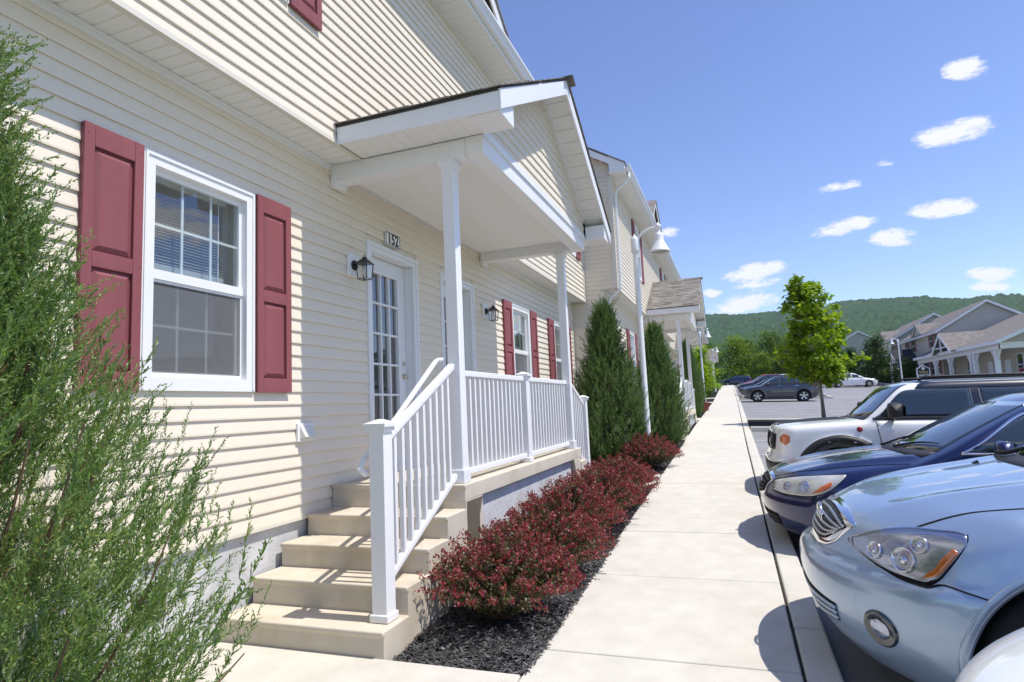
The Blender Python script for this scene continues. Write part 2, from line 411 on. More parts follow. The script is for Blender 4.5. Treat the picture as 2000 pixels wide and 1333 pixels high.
# entry walks to the two ends of each stoop
def walk(y0, y1, x0, dz=.0):
    ym = (y0 + y1) / 2
    o = slab('entry_walk', None, [(x0, y0, G(y0) - .004 + dz), (XL(y0) - .012, y0, G(y0) - .004), (XL(y1) - .012, y1, G(y1) - .004), (x0, y1, G(y1) - .004 + dz)], CONC)
    o['kind'] = 'structure'; return o
walk(2.0, 3.335, -3.39); walk(9.42, 10.5, -3.39)
walk(16.2, 17.45, -2.63); walk(23.7, 24.9, -2.63)
walk(42.0, 43.2, -3.9); walk(49, 50.2, -3.9)

# mulch beds: an uneven sheet with loose shreds on top
def bedz(x, y): return G(y) - .035 + .022 * math.sin(x * 5.1 + y * 3.3) * math.sin(x * 2.2 - y * 4.7)
def bed(name, x0, xf, y0, y1, nx=8, dy=.25, base=None):
    ys = list(np.arange(y0, y1, dy)) + [y1]; V = []; F = []
    for y in ys:
        xa, xb = x0, xf(y)
        for i in range(nx + 1):
            x = xa + (xb - xa) * i / nx; V.append((x, y, (base or bedz)(x, y)))
    n = nx + 1
    for j in range(len(ys) - 1):
        for i in range(nx): F.append((j * n + i, j * n + i + 1, (j + 1) * n + i + 1, (j + 1) * n + i))
    o = obj(name, npmesh(name, V, F, MULCH, True)); o['kind'] = 'structure'; return o
bed('mulch_bed', -3.5, lambda y: XL(y) - .002, -3, 1.99)
bed('mulch_bed', -3.5, lambda y: XL(y) - .002, 3.337, 9.415)
bed('mulch_bed', -3.6, lambda y: XL(y) - .002, 10.505, 16.19)
bed('mulch_bed', -3.6, lambda y: XL(y) - .002, 17.455, 41.99, dy=.6)
bed('mulch_bed', -4.6, lambda y: XL(y) - .002, 43.21, 95, dy=1.2)

# kerbed islands with mulch
ISL = []
def island(y0, y1, x0, x1):
    it = bpy.data.objects.new('kerb_island', None); COL.objects.link(it); it['kind'] = 'structure'
    w = .16; h = .145
    def z(x, y): return LOT(x, y) + h
    for (xa, xb, ya, yb) in ((x0, x1, y0, y0 + w), (x0, x1, y1 - w, y1), (x1 - w, x1 - .001, y0 + w + .003, y1 - w - .003)):
        slab('kerb_stone', it, [(xa, ya, z(xa, ya)), (xb, ya, z(xb, ya)), (xb, yb, z(xb, yb)), (xa, yb, z(xa, yb))], CONC2, .25, .02)
    V = []; F = []; nx, ny = 14, 8
    for j in range(ny + 1):
        for i in range(nx + 1):
            x = x0 + (x1 - w - x0) * i / nx; y = y0 + w + (y1 - y0 - 2 * w) * j / ny
            V.append((x, y, LOT(x, y) + h - .035 + .03 * math.sin(3 * x) * math.sin(4 * y)))
    F = [(j * (nx + 1) + i, j * (nx + 1) + i + 1, (j + 1) * (nx + 1) + i + 1, (j + 1) * (nx + 1) + i) for j in range(ny) for i in range(nx)]
    obj('mulch', npmesh('mulch', V, F, MULCH, True), it)
island(18.7, 22.3, XR(20) + KW + .004, 5.9)
island(46.2, 49.6, XR(47) + KW + .004, 6.2)


def scatter(name, PV, PF, T, mat, smooth=False):
    """PV (n,3) PF (m,k) prototypes (or a list of them), T (t,4,4) transforms -> one mesh"""
    PV = np.asarray(PV, np.float32); PF = np.asarray(PF, np.int32); T = np.asarray(T, np.float32)
    V = np.einsum('tij,nj->tni', T[:, :3, :3], PV) + T[:, None, :3, 3]
    F = PF[None] + (np.arange(len(T)) * len(PV))[:, None, None]
    return npmesh(name, V.reshape(-1, 3), F.reshape(-1, PF.shape[1]), mat, smooth)


def rotmats(n, rg, tilt=math.pi, axis_z=True):
    """random rotations: yaw anywhere, tilt up to the given angle"""
    a = rg.uniform(0, 2 * np.pi, n); t = rg.uniform(-tilt, tilt, n); s = rg.uniform(-tilt, tilt, n)
    ca, sa, ct, st, cs, ss = np.cos(a), np.sin(a), np.cos(t), np.sin(t), np.cos(s), np.sin(s)
    Z = np.zeros(n); O = np.ones(n)
    Rz = np.stack([ca, -sa, Z, sa, ca, Z, Z, Z, O], 1).reshape(-1, 3, 3)
    Rx = np.stack([O, Z, Z, Z, ct, -st, Z, st, ct], 1).reshape(-1, 3, 3)
    Ry = np.stack([cs, Z, ss, Z, O, Z, -ss, Z, cs], 1).reshape(-1, 3, 3)
    return Rz @ Rx @ Ry


CHIPM = leafmat('mulch_chip', [(.012, .012, .013), (.03, .029, .03), (.06, .058, .06), (.02, .019, .02), (.10, .095, .095)], 0., .55, .25)
def chips(n, x0, xf, y0, y1, smin, smax, rg, spill=.03):
    y = rg.uniform(y0, y1, n); x = x0 + (np.array([xf(v) for v in y]) + spill - x0) * rg.random(n)
    z = np.array([bedz(a, b) for a, b in zip(x, y)]) + rg.uniform(.0, .028, n)
    z = np.where(x > np.array([xf(v) for v in y]) - .01, np.array([G(v) for v in y]) + .006, z)
    T = np.zeros((n, 4, 4), np.float32); S = rg.uniform(smin, smax, n)
    A = rotmats(n, rg, .45); A[:, :, 0] *= S[:, None] * 1; A[:, :, 1] *= (S * rg.uniform(.12, .3, n))[:, None]; A[:, :, 2] *= (S * .1)[:, None]
    T[:, :3, :3] = A; T[:, :3, 3] = np.stack([x, y, z], 1); T[:, 3, 3] = 1
    PV = [(-1, -.6, 0), (1, -.8, .3), (.8, .8, 0), (-.8, .7, .4), (-.2, 0, 1.2), (.3, .1, 1.1)]
    PF = [(0, 1, 5), (0, 5, 4), (1, 2, 5), (2, 3, 4), (2, 4, 5), (3, 0, 4)]
    return scatter('mulch_chips', PV, PF, T, CHIPM)
o = obj('mulch_chips', chips(15000, -2.08, XL, 3.34, 6.2, .012, .034, nrg)); tag(o, 'loose shredded black mulch in the bed beside the near steps', 'mulch', kind='stuff')
o = obj('mulch_chips', chips(7000, -2.6, XL, 6.2, 16, .018, .04, nrg, .02)); tag(o, 'loose black mulch under the red bushes along the sidewalk', 'mulch', kind='stuff')
o = obj('mulch_chips', chips(6000, -3.3, XL, .2, 1.98, .015, .035, nrg, .02)); tag(o, 'loose black mulch under the tall juniper by the entry walk', 'mulch', kind='stuff')

# ------------------------------------------------------------------ the townhouses
EXP = .1013                                     # siding course
UPX = .33                                       # upper storey overhang
ZF, ZS, ZE = .78, 3.917, 6.55                   # top of foundation, overhang soffit, eave soffit
HL = 7.08                                       # half length
PC = -.04                                       # porch centre
_bc = {}


def board_mesh(L, axis='y', tw=.0175, h=EXP, mat=SIDING):
    k = (round(L, 3), axis, tw, round(h, 4), mat.name)
    if k not in _bc:
        p = [(-.004, 0), (tw, 0), (tw, .012), (.0025, h + .001), (-.004, h + .001)]
        b = MB()
        if axis == 'y': b.prism(p, 'y', 0, L)                      # faces +x
        else: b.prism([(-q, z) for q, z in p], 'x', 0, L)           # runs along x, faces -y
        _bc[k] = b.mesh('siding_board', mat)
    return _bc[k]


def clad(wall, x, y0, y1, z0, z1, holes, slope=None):
    """courses facing +x; slope(z) -> (ya, yb) limits for gables"""
    n = int(math.ceil((z1 - z0) / EXP - 1e-6))
    for i in range(n):
        z = z0 + i * EXP; h = min(EXP, z1 - z); zm = z + h / 2
        if h < .01: continue
        a, b = (y0, y1) if slope is None else slope(zm)
        if b - a < .05: continue
        segs = [(a, b)]
        for (ha, hb, hz0, hz1) in holes:
            if min(hz1, z + h) - max(hz0, z) > .3 * h:
                ns = []
                for s, e in segs:
                    if hb <= s or ha >= e: ns.append((s, e)); continue
                    if ha > s: ns.append((s, ha))
                    if hb < e: ns.append((hb, e))
                segs = ns
        for s, e in segs:
            if e - s > .02: obj('siding_board', board_mesh(e - s, 'y', h=h), wall, (x, s, z))


def clad_end(wall, y, x0, x1, z0, z1, slope=None):
    n = int(math.ceil((z1 - z0) / EXP - 1e-6))
    for i in range(n):
        z = z0 + i * EXP; h = min(EXP, z1 - z)
        if h < .01: continue
        a, b = (x0, x1) if slope is None else slope(z + h / 2)
        if b - a > .05: obj('siding_board', board_mesh(b - a, 'x', h=h), wall, (a, y, z))


def wall_back(b, xa, xb, y0, y1, z0, z1, holes):
    """solid wall behind the siding with openings left free"""
    hs = sorted(holes); y = y0
    for (ha, hb, h0, h1) in hs:
        b.box(xa, xb, y, ha, z0, z1)
        if h0 > z0: b.box(xa, xb, ha, hb, z0, h0)
        if h1 < z1: b.box(xa, xb, ha, hb, h1, z1)
        y = hb
    b.box(xa, xb, y, y1, z0, z1)


_wc = {}
def window(house, x, y0, z0, w=.95, h=1.53, blind=.36, screen=True):
    """double hung window; x is the wall face"""
    if (blind, screen) not in _wc:
        D = {}; t = .085
        b = MB()
        b.box(-.1, .032, 0, t, 0, h); b.box(-.1, .032, w - t, w, 0, h); b.box(-.1, .0318, t, w - t, h - t, h); b.box(-.1, .0318, t, w - t, 0, t)
        b.box(.0, .04, .012, .03, .012, h - .012); b.box(.0, .04, w - .03, w - .012, .012, h - .012); b.box(.0, .041, .03, w - .03, h - .03, h - .012)
        D['frame'] = b.mesh('frame', TRIM)
        zm = h * .475
        def sash(za, zb, xo):
            s = .028; b = MB()
            b.box(xo - .03, xo, t, t + s, za, zb); b.box(xo - .03, xo, w - t - s, w - t, za, zb)
            b.box(xo - .03, xo + .001, t + s, w - t - s, za, za + .042); b.box(xo - .03, xo + .001, t + s, w - t - s, zb - .04, zb); return b
        D['upper_sash'] = sash(zm - .01, h - t, -.018).mesh('sash', TRIM)
        D['lower_sash'] = sash(t, zm + .038, -.05).mesh('sash', TRIM)
        b = MB(); b.box(-.03, -.006, t, w - t, zm - .012, zm + .05); D['rail'] = b.mesh('meeting_rail', TRIM)
        for nm, za, zb, xo in (('pane_u', zm + .03, h - t - .035, -.034), ('pane_l', t + .04, zm, -.066)):
            b = MB(); b.add([(xo, t + .02, za - .01), (xo, w - t - .02, za - .01), (xo + .0005, w - t - .02, zb + .01), (xo + .0005, t + .02, zb + .01)], [(0, 1, 2, 3)]); D[nm] = b.mesh('pane', GLASS)
            g = []
            ya, yb = t + .028, w - t - .028
            for k in (1, 2): g.append(MB().box(xo - .014, xo - .006, ya + (yb - ya) * k / 3 - .009, ya + (yb - ya) * k / 3 + .009, za, zb).mesh('muntin', TRIM))
            g.append(MB().box(xo - .013, xo - .005, ya, yb, (za + zb) / 2 - .009, (za + zb) / 2 + .009).mesh('muntin', TRIM))
            D[nm + 'g'] = g
        if screen:
            b = MB(); b.add([(-.024, t + .01, t + .02), (-.024, w - t - .01, t + .02), (-.024, w - t - .01, zm - .01), (-.024, t + .01, zm - .01)], [(0, 1, 2, 3)]); D['screen'] = b.mesh('insect_screen', SCREEN)
            b = MB(); f = .014
            b.box(-.03, -.016, t + .001, t + f, t + .002, zm - .013); b.box(-.03, -.016, w - t - f, w - t - .001, t + .002, zm - .013); b.box(-.03, -.0165, t + f, w - t - f, t + .002, t + .03); b.box(-.03, -.0165, t + f, w - t - f, zm - .03, zm - .013)
            D['screen_frame'] = b.mesh('screen_frame', TRIM)
        b = MB(); n = int(blind * h / .021); zt = h - t - .03
        b.box(-.15, -.11, t + .03, w - t - .07, zt - .01, zt + .03)
        for k in range(n):
            z = zt - .02 - .021 * k
            b.add([(-.142, t + .035, z), (-.118, t + .035, z - .012), (-.118, w - t - .075, z - .012), (-.142, w - t - .075, z)], [(0, 1, 2, 3)])
        z = zt - .02 - .021 * n
        for k in range(6): b.box(-.143, -.117, t + .035, w - t - .075, z - .006 - k * .008, z - .002 - k * .008)
        b.box(-.146, -.114, t + .035, w - t - .075, z - .072, z - .052)
        b.tube([(-.105, w - t - .14, zt), (-.105, w - t - .14, zt - .75)], .004, 6)
        D['blind'] = b.mesh('blind', BLIND)
        b = MB(); xa, xb, ya, yb, za, zb = -2.0, -.1, -.5, w + 1.0, -.7, h + .25    # plain room behind
        b.add([(xa, ya, za), (xa, yb, za), (xa, yb, zb), (xa, ya, zb), (xb, ya, za), (xb, yb, za), (xb, yb, zb), (xb, ya, zb)], [(0, 1, 2, 3), (0, 4, 5, 1), (3, 2, 6, 7), (0, 3, 7, 4), (1, 5, 6, 2)])
        b.box(-.1, -.22, -.0, t - .01, 0, h); b.box(-.1, -.22, w - t + .01, w, 0, h); b.box(-.1, -.22, t - .01, w - t + .01, h - t + .005, h)
        D['room'] = b.mesh('room_lining', ROOM)
        _wc[(blind, screen)] = D
    D = _wc[(blind, screen)]
    wn = obj('window', D['frame'], house, (x, y0, z0))
    for k in ('upper_sash', 'lower_sash'): obj('sash', D[k], wn)
    obj('meeting_rail', D['rail'], wn)
    for k in ('pane_u', 'pane_l'):
        obj('pane', D[k], wn)
        for g in D[k + 'g']: obj('muntin', g, wn)
    if screen: obj('insect_screen', D['screen'], wn); obj('screen_frame', D['screen_frame'], wn)
    obj('blind', D['blind'], wn); obj('room_lining', D['room'], wn)
    return wn


_sc = {}
def shutter(house, x, y0, z0, w=.375, h=1.535):
    if 's' not in _sc:
        b = MB(); st = .062; zs = [(0, .07 * h), (.455 * h, .515 * h), (.915 * h, h)]
        b.box(0, .012, 0, w, 0, h)
        b.box(.012, .036, 0, st, 0, h); b.box(.012, .036, w - st, w, 0, h)
        for a, c in zs: b.box(.012, .0355, st, w - st, a, c)
        _sc['s'] = b.mesh('shutter', SHUT)
        for nm, a, c in (('p1', zs[0][1], zs[1][0]), ('p2', zs[1][1], zs[2][0])):
            b = MB(); i = .004; r = .034
            ya, yb = st + i, w - st - i; a += i; c -= i
            b.add([(.0125, ya, a), (.0125, yb, a), (.0125, yb, c), (.0125, ya, c), (.031, ya + r, a + r), (.031, yb - r, a + r), (.031, yb - r, c - r), (.031, ya + r, c - r)],
                  [(0, 1, 5, 4), (1, 2, 6, 5), (2, 3, 7, 6), (3, 0, 4, 7), (4, 5, 6, 7)]); _sc[nm] = b.mesh('raised_panel', SHUT)
        b = MB()
        for yy in (.02, w - .02):
            for zz in (.06, h * .49, h - .06): b.lathe([(.001, .0395), (.005, .038), (.006, .036)], 8, (0, yy, zz), 'x')
        _sc['screw'] = b.mesh('screws', SHUT)
    s = obj('shutter', _sc['s'], house, (x + .016, y0, z0), bevel=.003, seg=1)
    obj('raised_panel', _sc['p1'], s); obj('raised_panel', _sc['p2'], s); obj('screws', _sc['screw'], s)
    return s


def door(house, y0, z0=.99, w=1.05, h=2.36):
    """trim outside y0..y0+w; leaf set back"""
    t = .095; b = MB()
    for a, c, d in ((0, .045, .03), (.045, t, .02)):
        b.box(-.02, d, a, c, 0, h - a); b.box(-.02, d, w - c, w - a, 0, h - a); b.box(-.02, d - .0005, c, w - c, h - c, h - a)
    b.box(-.17, -.0205, t - .03, t, 0, h - t); b.box(-.17, -.0205, w - t, w - t + .03, 0, h - t); b.box(-.17, -.0205, t - .03, w - t + .03, h - t, h - t + .03)
    b.box(-.17, .045, t, w - t, 0, .03)
    dr = obj('door', b.mesh('door', DOORW), house, (0, y0, z0), bevel=.004, seg=1)
    ya, yb, zt = t + .003, w - t - .003, h - t - .004
    ly0, ly1, lz0, lz1 = w / 2 - .255, w / 2 + .255, .47, 2.09
    X0, X1 = -.15, -.105
    b = MB(); b.box(X0, X1, ya, ly0, .032, zt); b.box(X0, X1, ly1, yb, .032, zt); b.box(X0, X1 - .0004, ly0, ly1, .032, lz0); b.box(X0, X1 - .0004, ly0, ly1, lz1, zt)
    b.box(X1, X1 + .012, ly0 - .03, ly0, lz0 - .03, lz1 + .03); b.box(X1, X1 + .012, ly1, ly1 + .03, lz0 - .03, lz1 + .03); b.box(X1, X1 + .0118, ly0, ly1, lz0 - .03, lz0); b.box(X1, X1 + .0118, ly0, ly1, lz1, lz1 + .03)
    b.build('leaf', DOORW, dr, bevel=.003, seg=1)
    cw = (ly1 - ly0) / 3; ch = (lz1 - lz0) / 5
    for k in (1, 2): MB().box(X0 + .008, X1 + .006, ly0 + cw * k - .011, ly0 + cw * k + .011, lz0, lz1).build('muntin', DOORW, dr)
    for k in range(1, 5): MB().box(X0 + .009, X1 + .0055, ly0, ly1, lz0 + ch * k - .011, lz0 + ch * k + .011).build('muntin', DOORW, dr)
    rg = random.Random(int(y0 * 10))
    for i in range(3):
        for j in range(5):
            e = rg.uniform(-.0012, .0012); f = rg.uniform(-.0012, .0012); xo = -.128
            MB().add([(xo + e, ly0 + cw * i, lz0 + ch * j), (xo - e, ly0 + cw * (i + 1), lz0 + ch * j), (xo - e + f, ly0 + cw * (i + 1), lz0 + ch * (j + 1)), (xo + e + f, ly0 + cw * i, lz0 + ch * (j + 1))], [(0, 1, 2, 3)]).build('pane', GLASS, dr)
    b = MB(); b.box(-.9, -.155, ya, yb, .03, zt); b.f = [f for i, f in enumerate(b.f) if i != 3]; b.build('dark_hall', DARK, dr)
    hy = yb - .07; b = MB(); b.lathe([(.001, .05), (.026, .048), (.03, .03), (.012, .02), (.011, .004), (.03, .002), (.03, 0)], 16, (X1, hy, 1.0), 'x'); b.lathe([(.001, .012), (.026, .01), (.028, 0)], 16, (X1, hy, 1.14), 'x')
    b.build('handle', pm('brass', (.6, .55, .45), .25, .5, 1.), dr, smooth=True)
    return dr


def lantern(house, y, z):
    b = MB(); b.prism([(-.085, -.13), (.085, -.13), (.1, -.11), (.1, .11), (.085, .13), (-.085, .13), (-.1, .11), (-.1, -.11)], 'x', .0, .034)
    l = obj('wall_lantern', b.mesh('wall_lantern', TRIM), house, (0.012, y, z), bevel=.006)
    b = MB(); b.lathe([(.001, .06), (.03, .06), (.05, .055), (.058, .046), (.058, .034)], 20, (0, 0, 0), 'x'); b.tube([(.05, 0, .0), (.1, 0, .03), (.15, 0, .045), (.17, 0, .03)], .012, 8)
    b.build('mount', BLACK, l, smooth=True)
    cx, hw = .17, .068; b = MB()
    b.add([(cx - hw - .012, -hw - .012, .0), (cx + hw + .012, -hw - .012, 0), (cx + hw + .012, hw + .012, 0), (cx - hw - .012, hw + .012, 0), (cx - .03, -.03, .055), (cx + .03, -.03, .055), (cx + .03, .03, .055), (cx - .03, .03, .055)],
          [(0, 1, 5, 4), (1, 2, 6, 5), (2, 3, 7, 6), (3, 0, 4, 7), (4, 5, 6, 7), (3, 2, 1, 0)])
    b.lathe([(.03, .055), (.024, .075), (.008, .082)], 12, (cx, 0, 0)); b.tube([(cx, -.0, .08), (cx - .016, 0, .094), (cx, 0, .11), (cx + .016, 0, .094), (cx, 0, .08)], .0035, 6)
    for sx in (-1, 1):
        for sy in (-1, 1): b.tube([(cx + sx * hw, sy * hw, 0), (cx + sx * hw * .8, sy * hw * .8, -.17)], .0055, 4)
    zb = -.17; q = hw * .8
    for (p, r) in (((cx - q, -q), (cx + q, -q)), ((cx + q, -q), (cx + q, q)), ((cx + q, q), (cx - q, q)), ((cx - q, q), (cx - q, -q))): b.tube([(*p, zb), (*r, zb)], .0055, 4)
    b.box(cx - .012, cx + .012, -.012, .012, zb - .012, zb); b.build('cage', BLACK, l)
    b = MB(); h2 = hw * .97; q2 = q * .97
    for s in ((-1, -1, 1, -1), (1, -1, 1, 1), (1, 1, -1, 1), (-1, 1, -1, -1)):
        b.add([(cx + s[0] * q2, s[1] * q2, zb), (cx + s[2] * q2, s[3] * q2, zb), (cx + s[2] * h2, s[3] * h2, 0), (cx + s[0] * h2, s[1] * h2, 0)], [(0, 1, 2, 3)])
    b.build('glass', glassmat('lantern_glass', (.93, .94, .94), 1.45), l)
    b = MB(); b.lathe([(.0, -.02), (.018, -.02), (.014, -.05), (.028, -.085), (.02, -.115), (.0, -.122)], 12, (cx, 0, 0)); b.build('bulb', LENS, l, smooth=True)
    return l


def shingle_field(b, origin, du, dv, U, Vv, seed, expo=.14, th=.007):
    """asphalt shingle tabs on a plane: du along the eave, dv up the slope (unit vectors)"""
    rg = random.Random(seed); O = Vector(origin); du = Vector(du); dv = Vector(dv); n = du.cross(dv).normalized()
    if n.z < 0: n = -n
    rows = int(math.ceil(Vv / expo))
    for r in range(rows):
        u = -rg.random() * .3
        while u < U:
            w = rg.choice((.12, .16, .2, .26, .3)); a = max(u, 0); c = min(u + w - .006, U); u += w
            if c - a < .01: continue
            v0 = r * expo; v1 = min(v0 + expo * 1.25, Vv); t = th * rg.choice((.7, 1, 1.7))
            P = [O + du * a + dv * v0, O + du * c + dv * v0, O + du * c + dv * v1, O + du * a + dv * v1]
            up = [p + n * (t + .004) for p in P[:2]] + [p + n * .002 for p in P[2:]]
            b.add([*P[:2], *up], [(0, 1, 3, 2), (2, 3, 4, 5), (0, 2, 5), (1, 4, 3)])


def make_house():
    H = thing('townhouse', 'tan vinyl sided townhouse with burgundy shutters and number 152 by its white door', 'house', (-3.4, 6.52, 0))
    wins = [-3.83, 2.88, 5.38]; W, WH, Z1 = .95, 1.53, 1.79
    doors = [-1.34, .30]
    holes = [(y, y + W, Z1, Z1 + WH) for y in wins] + [(d, d + 1.05, .99, 3.35) for d in doors]
    b = MB(); b.box(-9, -.02, -HL, HL, -.6, ZF); b.build('foundation', FOUND, H)
    b = MB(); wall_back(b, -.1, -.005, -HL + .1, HL, ZF, ZS + .02, holes)
    lw = b.build('lower_wall', SIDING, H)
    clad(lw, 0, -HL + .001, HL - .001, ZF, ZS - .02, holes)
    Z2 = 4.81
    holes2 = [(y, y + W, Z2, Z2 + WH) for y in wins]
    b = MB(); wall_back(b, UPX - .1, UPX - .005, -HL + .1, HL, ZS, ZE + .1, holes2)
    uw = b.build('upper_wall', SIDING, H)
    clad(uw, UPX, -HL + .001, HL - .001, ZS + .008, ZE - .02, holes2)
    for y in wins:
        for z, x in ((Z1, .0), (Z2, UPX)):
            window(H, x, y, z); shutter(H, x, y - .385, z - .003); shutter(H, x, y + W + .01, z - .003)
    for d in doors: door(H, d)
    for ly in (-1.59, 1.74): lantern(H, ly, 3.02).scale = (.86, .86, .86)
    # dryer vent hood
    b = MB(); b.box(0, .022, -.1, .1, -.075, .075); v = b.build('dryer_vent', TRIM, H, (.014, -2.31, 1.46), bevel=.004)
    b = MB(); b.add([(.02, -.075, .06), (.02, .075, .06), (.075, .07, -.035), (.075, -.07, -.035), (.02, -.075, -.055), (.02, .075, -.055)], [(0, 1, 2, 3), (0, 3, 4), (1, 5, 2), (3, 2, 5, 4)])
    b.build('hood', pm('vent_plastic', (.70, .69, .64), .35, .5), v)
    fv = MB().box(0, .012, -.11, .11, -.11, .11).build('foundation_vent', pm('vent_steel', (.42, .42, .42), .5, .5, .5), H, (-.0215, -3.69, .5)); b = MB()
    for k in range(7): b.box(.012, .02, -.1, .1, -.095 + .028 * k, -.082 + .028 * k)
    b.build('louvre', BLACK, fv)
    # overhang soffit: panels side by side, trims
    b = MB(); b.prism([(.002, .0), (.045, 0), (.049, .004), (.049, .075), (.002, .075)], 'x', 0, .001)
    pw = .103; n = int(2 * HL / pw); m = MB(); m.prism([(.0, .006), (.012, .006), (.016, 0), (pw - .004, 0), (pw, .006), (pw, .014), (0, .014)], 'x', .02, UPX - .012)
    pm_ = m.mesh('soffit_panel', SOFFIT)
    sf = MB().box(.0, UPX - .005, -HL + .001, HL - .001, ZS + .016, ZS + .03).build('overhang_soffit', SOFFIT, H)
    for k in range(n):
        y = -HL + k * pw
        if -6.2 < y < 6.9: obj('soffit_panel', pm_, sf, (0, y, ZS - .001))
    b = MB(); b.prism([(.001, ZS - .05), (.016, ZS - .05), (.016, ZS - .012), (.045, ZS - .012), (.045, ZS - .004), (.001, ZS - .004)], 'y', -HL, HL); b.build('soffit_trim', TRIM, H)
    b = MB(); b.prism([(UPX - .03, ZS - .006), (UPX + .02, ZS - .006), (UPX + .02, ZS + .03), (UPX - .01, ZS + .03), (UPX - .01, ZS + .0), (UPX - .03, ZS)], 'y', -HL, HL); b.build('starter_strip', CREAM, H)
    b = MB(); b.box(.001, .022, -HL, HL, ZF - .02, ZF + .004); b.build('starter_strip', CREAM, H)
    # corner boards
    b = MB(); b.box(-.05, .024, HL - .07, HL, ZF, ZS - .05); b.box(-.05, .024, -HL - .024, -HL + .07, ZF, ZS - .05); b.build('corner_trim', CREAM, H)
    b = MB(); b.box(UPX - .05, UPX + .024, HL - .07, HL, ZS, ZE); b.box(UPX - .07, UPX + .024, -HL - .024, -HL + .07, ZS, ZE); b.build('corner_trim', CREAM, H)
    # end wall facing the near side
    SL = .6; RX = -4.3
    def rake(z): return (RX - (ZE + (UPX + .42 - RX) * SL + .0 - z) / SL, UPX)
    b = MB(); b.box(-8.9, -.021, -HL, -HL + .09, ZF, ZS); b.box(-8.9, UPX - .006, -HL + .0005, -HL + .0905, ZS, ZE)
    zr = ZE + (UPX - RX) * SL + .27; b.prism([(UPX - .006, ZE), (UPX - .006, ZE + .27), (RX, zr), (-8.9, ZE + .1), (-8.9, ZE)], 'y', -HL + .001, -HL + .09)
    ew = b.build('end_wall', SIDING, H)
    clad_end(ew, -HL, -3.2, -.03, ZF, ZS); clad_end(ew, -HL, -3.2, UPX - .03, ZS + .004, ZE + .0)
    def gab(z): xm = UPX + .45 - (z - ZE - .0) / SL; return (max(-3.2, 2 * RX - xm), min(xm, UPX - .03))
    clad_end(ew, -HL, 0, 0, ZE + .004, ZE + 1.6, gab)
    # eave: soffit, fascia, gutter
    EX = UPX + .34
    b = MB(); b.box(UPX + .0, EX, -HL - .2, HL, ZE + .004, ZE + .02)
    es = b.build('eave_soffit', SOFFIT, H)
    m = MB(); m.prism([(.0, .006), (.012, .006), (.016, 0), (.146, 0), (.15, .006), (.15, .012), (0, .012)], 'x', UPX + .02, EX - .004); em = m.mesh('soffit_panel', SOFFIT)
    for k in range(int(2 * HL / .15)): obj('soffit_panel', em, es, (0, -HL + .15 * k, ZE - .008))
    b = MB(); b.box(EX, EX + .022, -HL - .2, HL, ZE - .012, ZE + .2); b.box(UPX + .002, UPX + .03, -HL, HL, ZE - .05, ZE - .008); b.build('fascia', TRIM, H)
    g = MB(); g.prism([(EX + .023, ZE + .06), (EX + .09, ZE + .06), (EX + .105, ZE + .1), (EX + .14, ZE + .155), (EX + .14, ZE + .185), (EX + .128, ZE + .185), (EX + .128, ZE + .16), (EX + .095, ZE + .11), (EX + .083, ZE + .072), (EX + .033, ZE + .072), (EX + .033, ZE + .185), (EX + .023, ZE + .185)], 'y', -HL - .18, HL - .01)
    g.build('gutter', TRIM, H)
    # main roof, two slopes
    zt = ZE + .2; th = .05; rz = zt + (EX + .04 - RX) * SL
    b = MB(); b.prism([(EX + .06, zt - .03), (EX + .06, zt + .0), (RX, rz + th), (2 * RX - EX - .06, zt), (2 * RX - EX - .06, zt - .03), (RX, rz)], 'y', -HL - .22, HL + .02)
    rf = b.build('roof', SHINGD, H)
    b = MB(); b.prism([(EX + .03, zt - .19), (EX + .03, zt - .032), (RX, rz - .004), (RX, rz - .19)], 'y', -HL - .2, -HL - .175)
    b.prism([(UPX + .02, ZE + .0), (EX + .024, ZE - .011), (EX + .024, ZE + .2), (UPX + .02, ZE + .45)], 'y', -HL - .199, -HL - .176)
    b.build('rake_board', TRIM, H)
    b = MB(); b.prism([(EX + .02, zt - .075), (RX, rz - .045), (RX, rz - .06), (EX + .02, zt - .09)], 'y', -HL - .174, -HL - .001); b.build('rake_soffit', SOFFIT, H)
    # dormer gable above the eave
    DX = .54; da = 8.08; dh = 1.75; dz = 6.88; sl = (da - dz) / dh
    b = MB(); b.prism([(-dh + .12, dz), (dh - .12, dz), (0, da - .1)], 'x', DX - 2.2, DX - .02); dm = b.build('dormer', SIDING, H)
    clad(dm, DX - .02, 0, 0, dz + .03, da - .15, [], lambda z: (-(da - .1 - z) / sl + .02, (da - .1 - z) / sl - .02))
    b = MB()
    for s in (-1, 1): b.prism([(s * dh, dz - .05), (s * dh, dz + .08), (0, da + .04), (0, da - .1), (s * (dh - .16), dz - .05)], 'x', DX + .06, DX + .085)
    b.build('rake_board', TRIM, dm)
    b = MB()
    for s in (-1, 1): b.prism([(s * (dh + .05), dz + .045), (s * (dh + .05), dz + .08), (0, da + .085), (0, da + .045)], 'x', DX - 3.2, DX + .11)
    b.build('dormer_roof', SHINGD, dm)
    # downspout at the near corner
    y = -HL + .16; b = MB()
    b.tube([(EX + .07, y, ZE + .06), (EX + .07, y, ZE - .06), (EX - .02, y, ZE - .16), (UPX + .12, y, ZE - .28), (UPX + .065, y, ZE - .42), (UPX + .065, y, 4.1), (UPX + .03, y, 3.9), (.12, y, 3.72), (.062, y, 3.58), (.062, y, .45)], .034, 8)
    b.build('downspout', TRIM, H, smooth=True)
    # ---------------- portico
    ye = 2.23; xf = 1.85; xg = 1.55; z0, za = 4.09, 5.31; ps = (za - z0) / ye; yb = 1.86
    c = PC
    b = MB()
    for s in (-1, 1): b.prism([(c + s * ye, z0 - .03), (c + s * ye, z0 - .004), (c, za - .004), (c, za - .05)], 'x', .0 - .35, xf + .02)
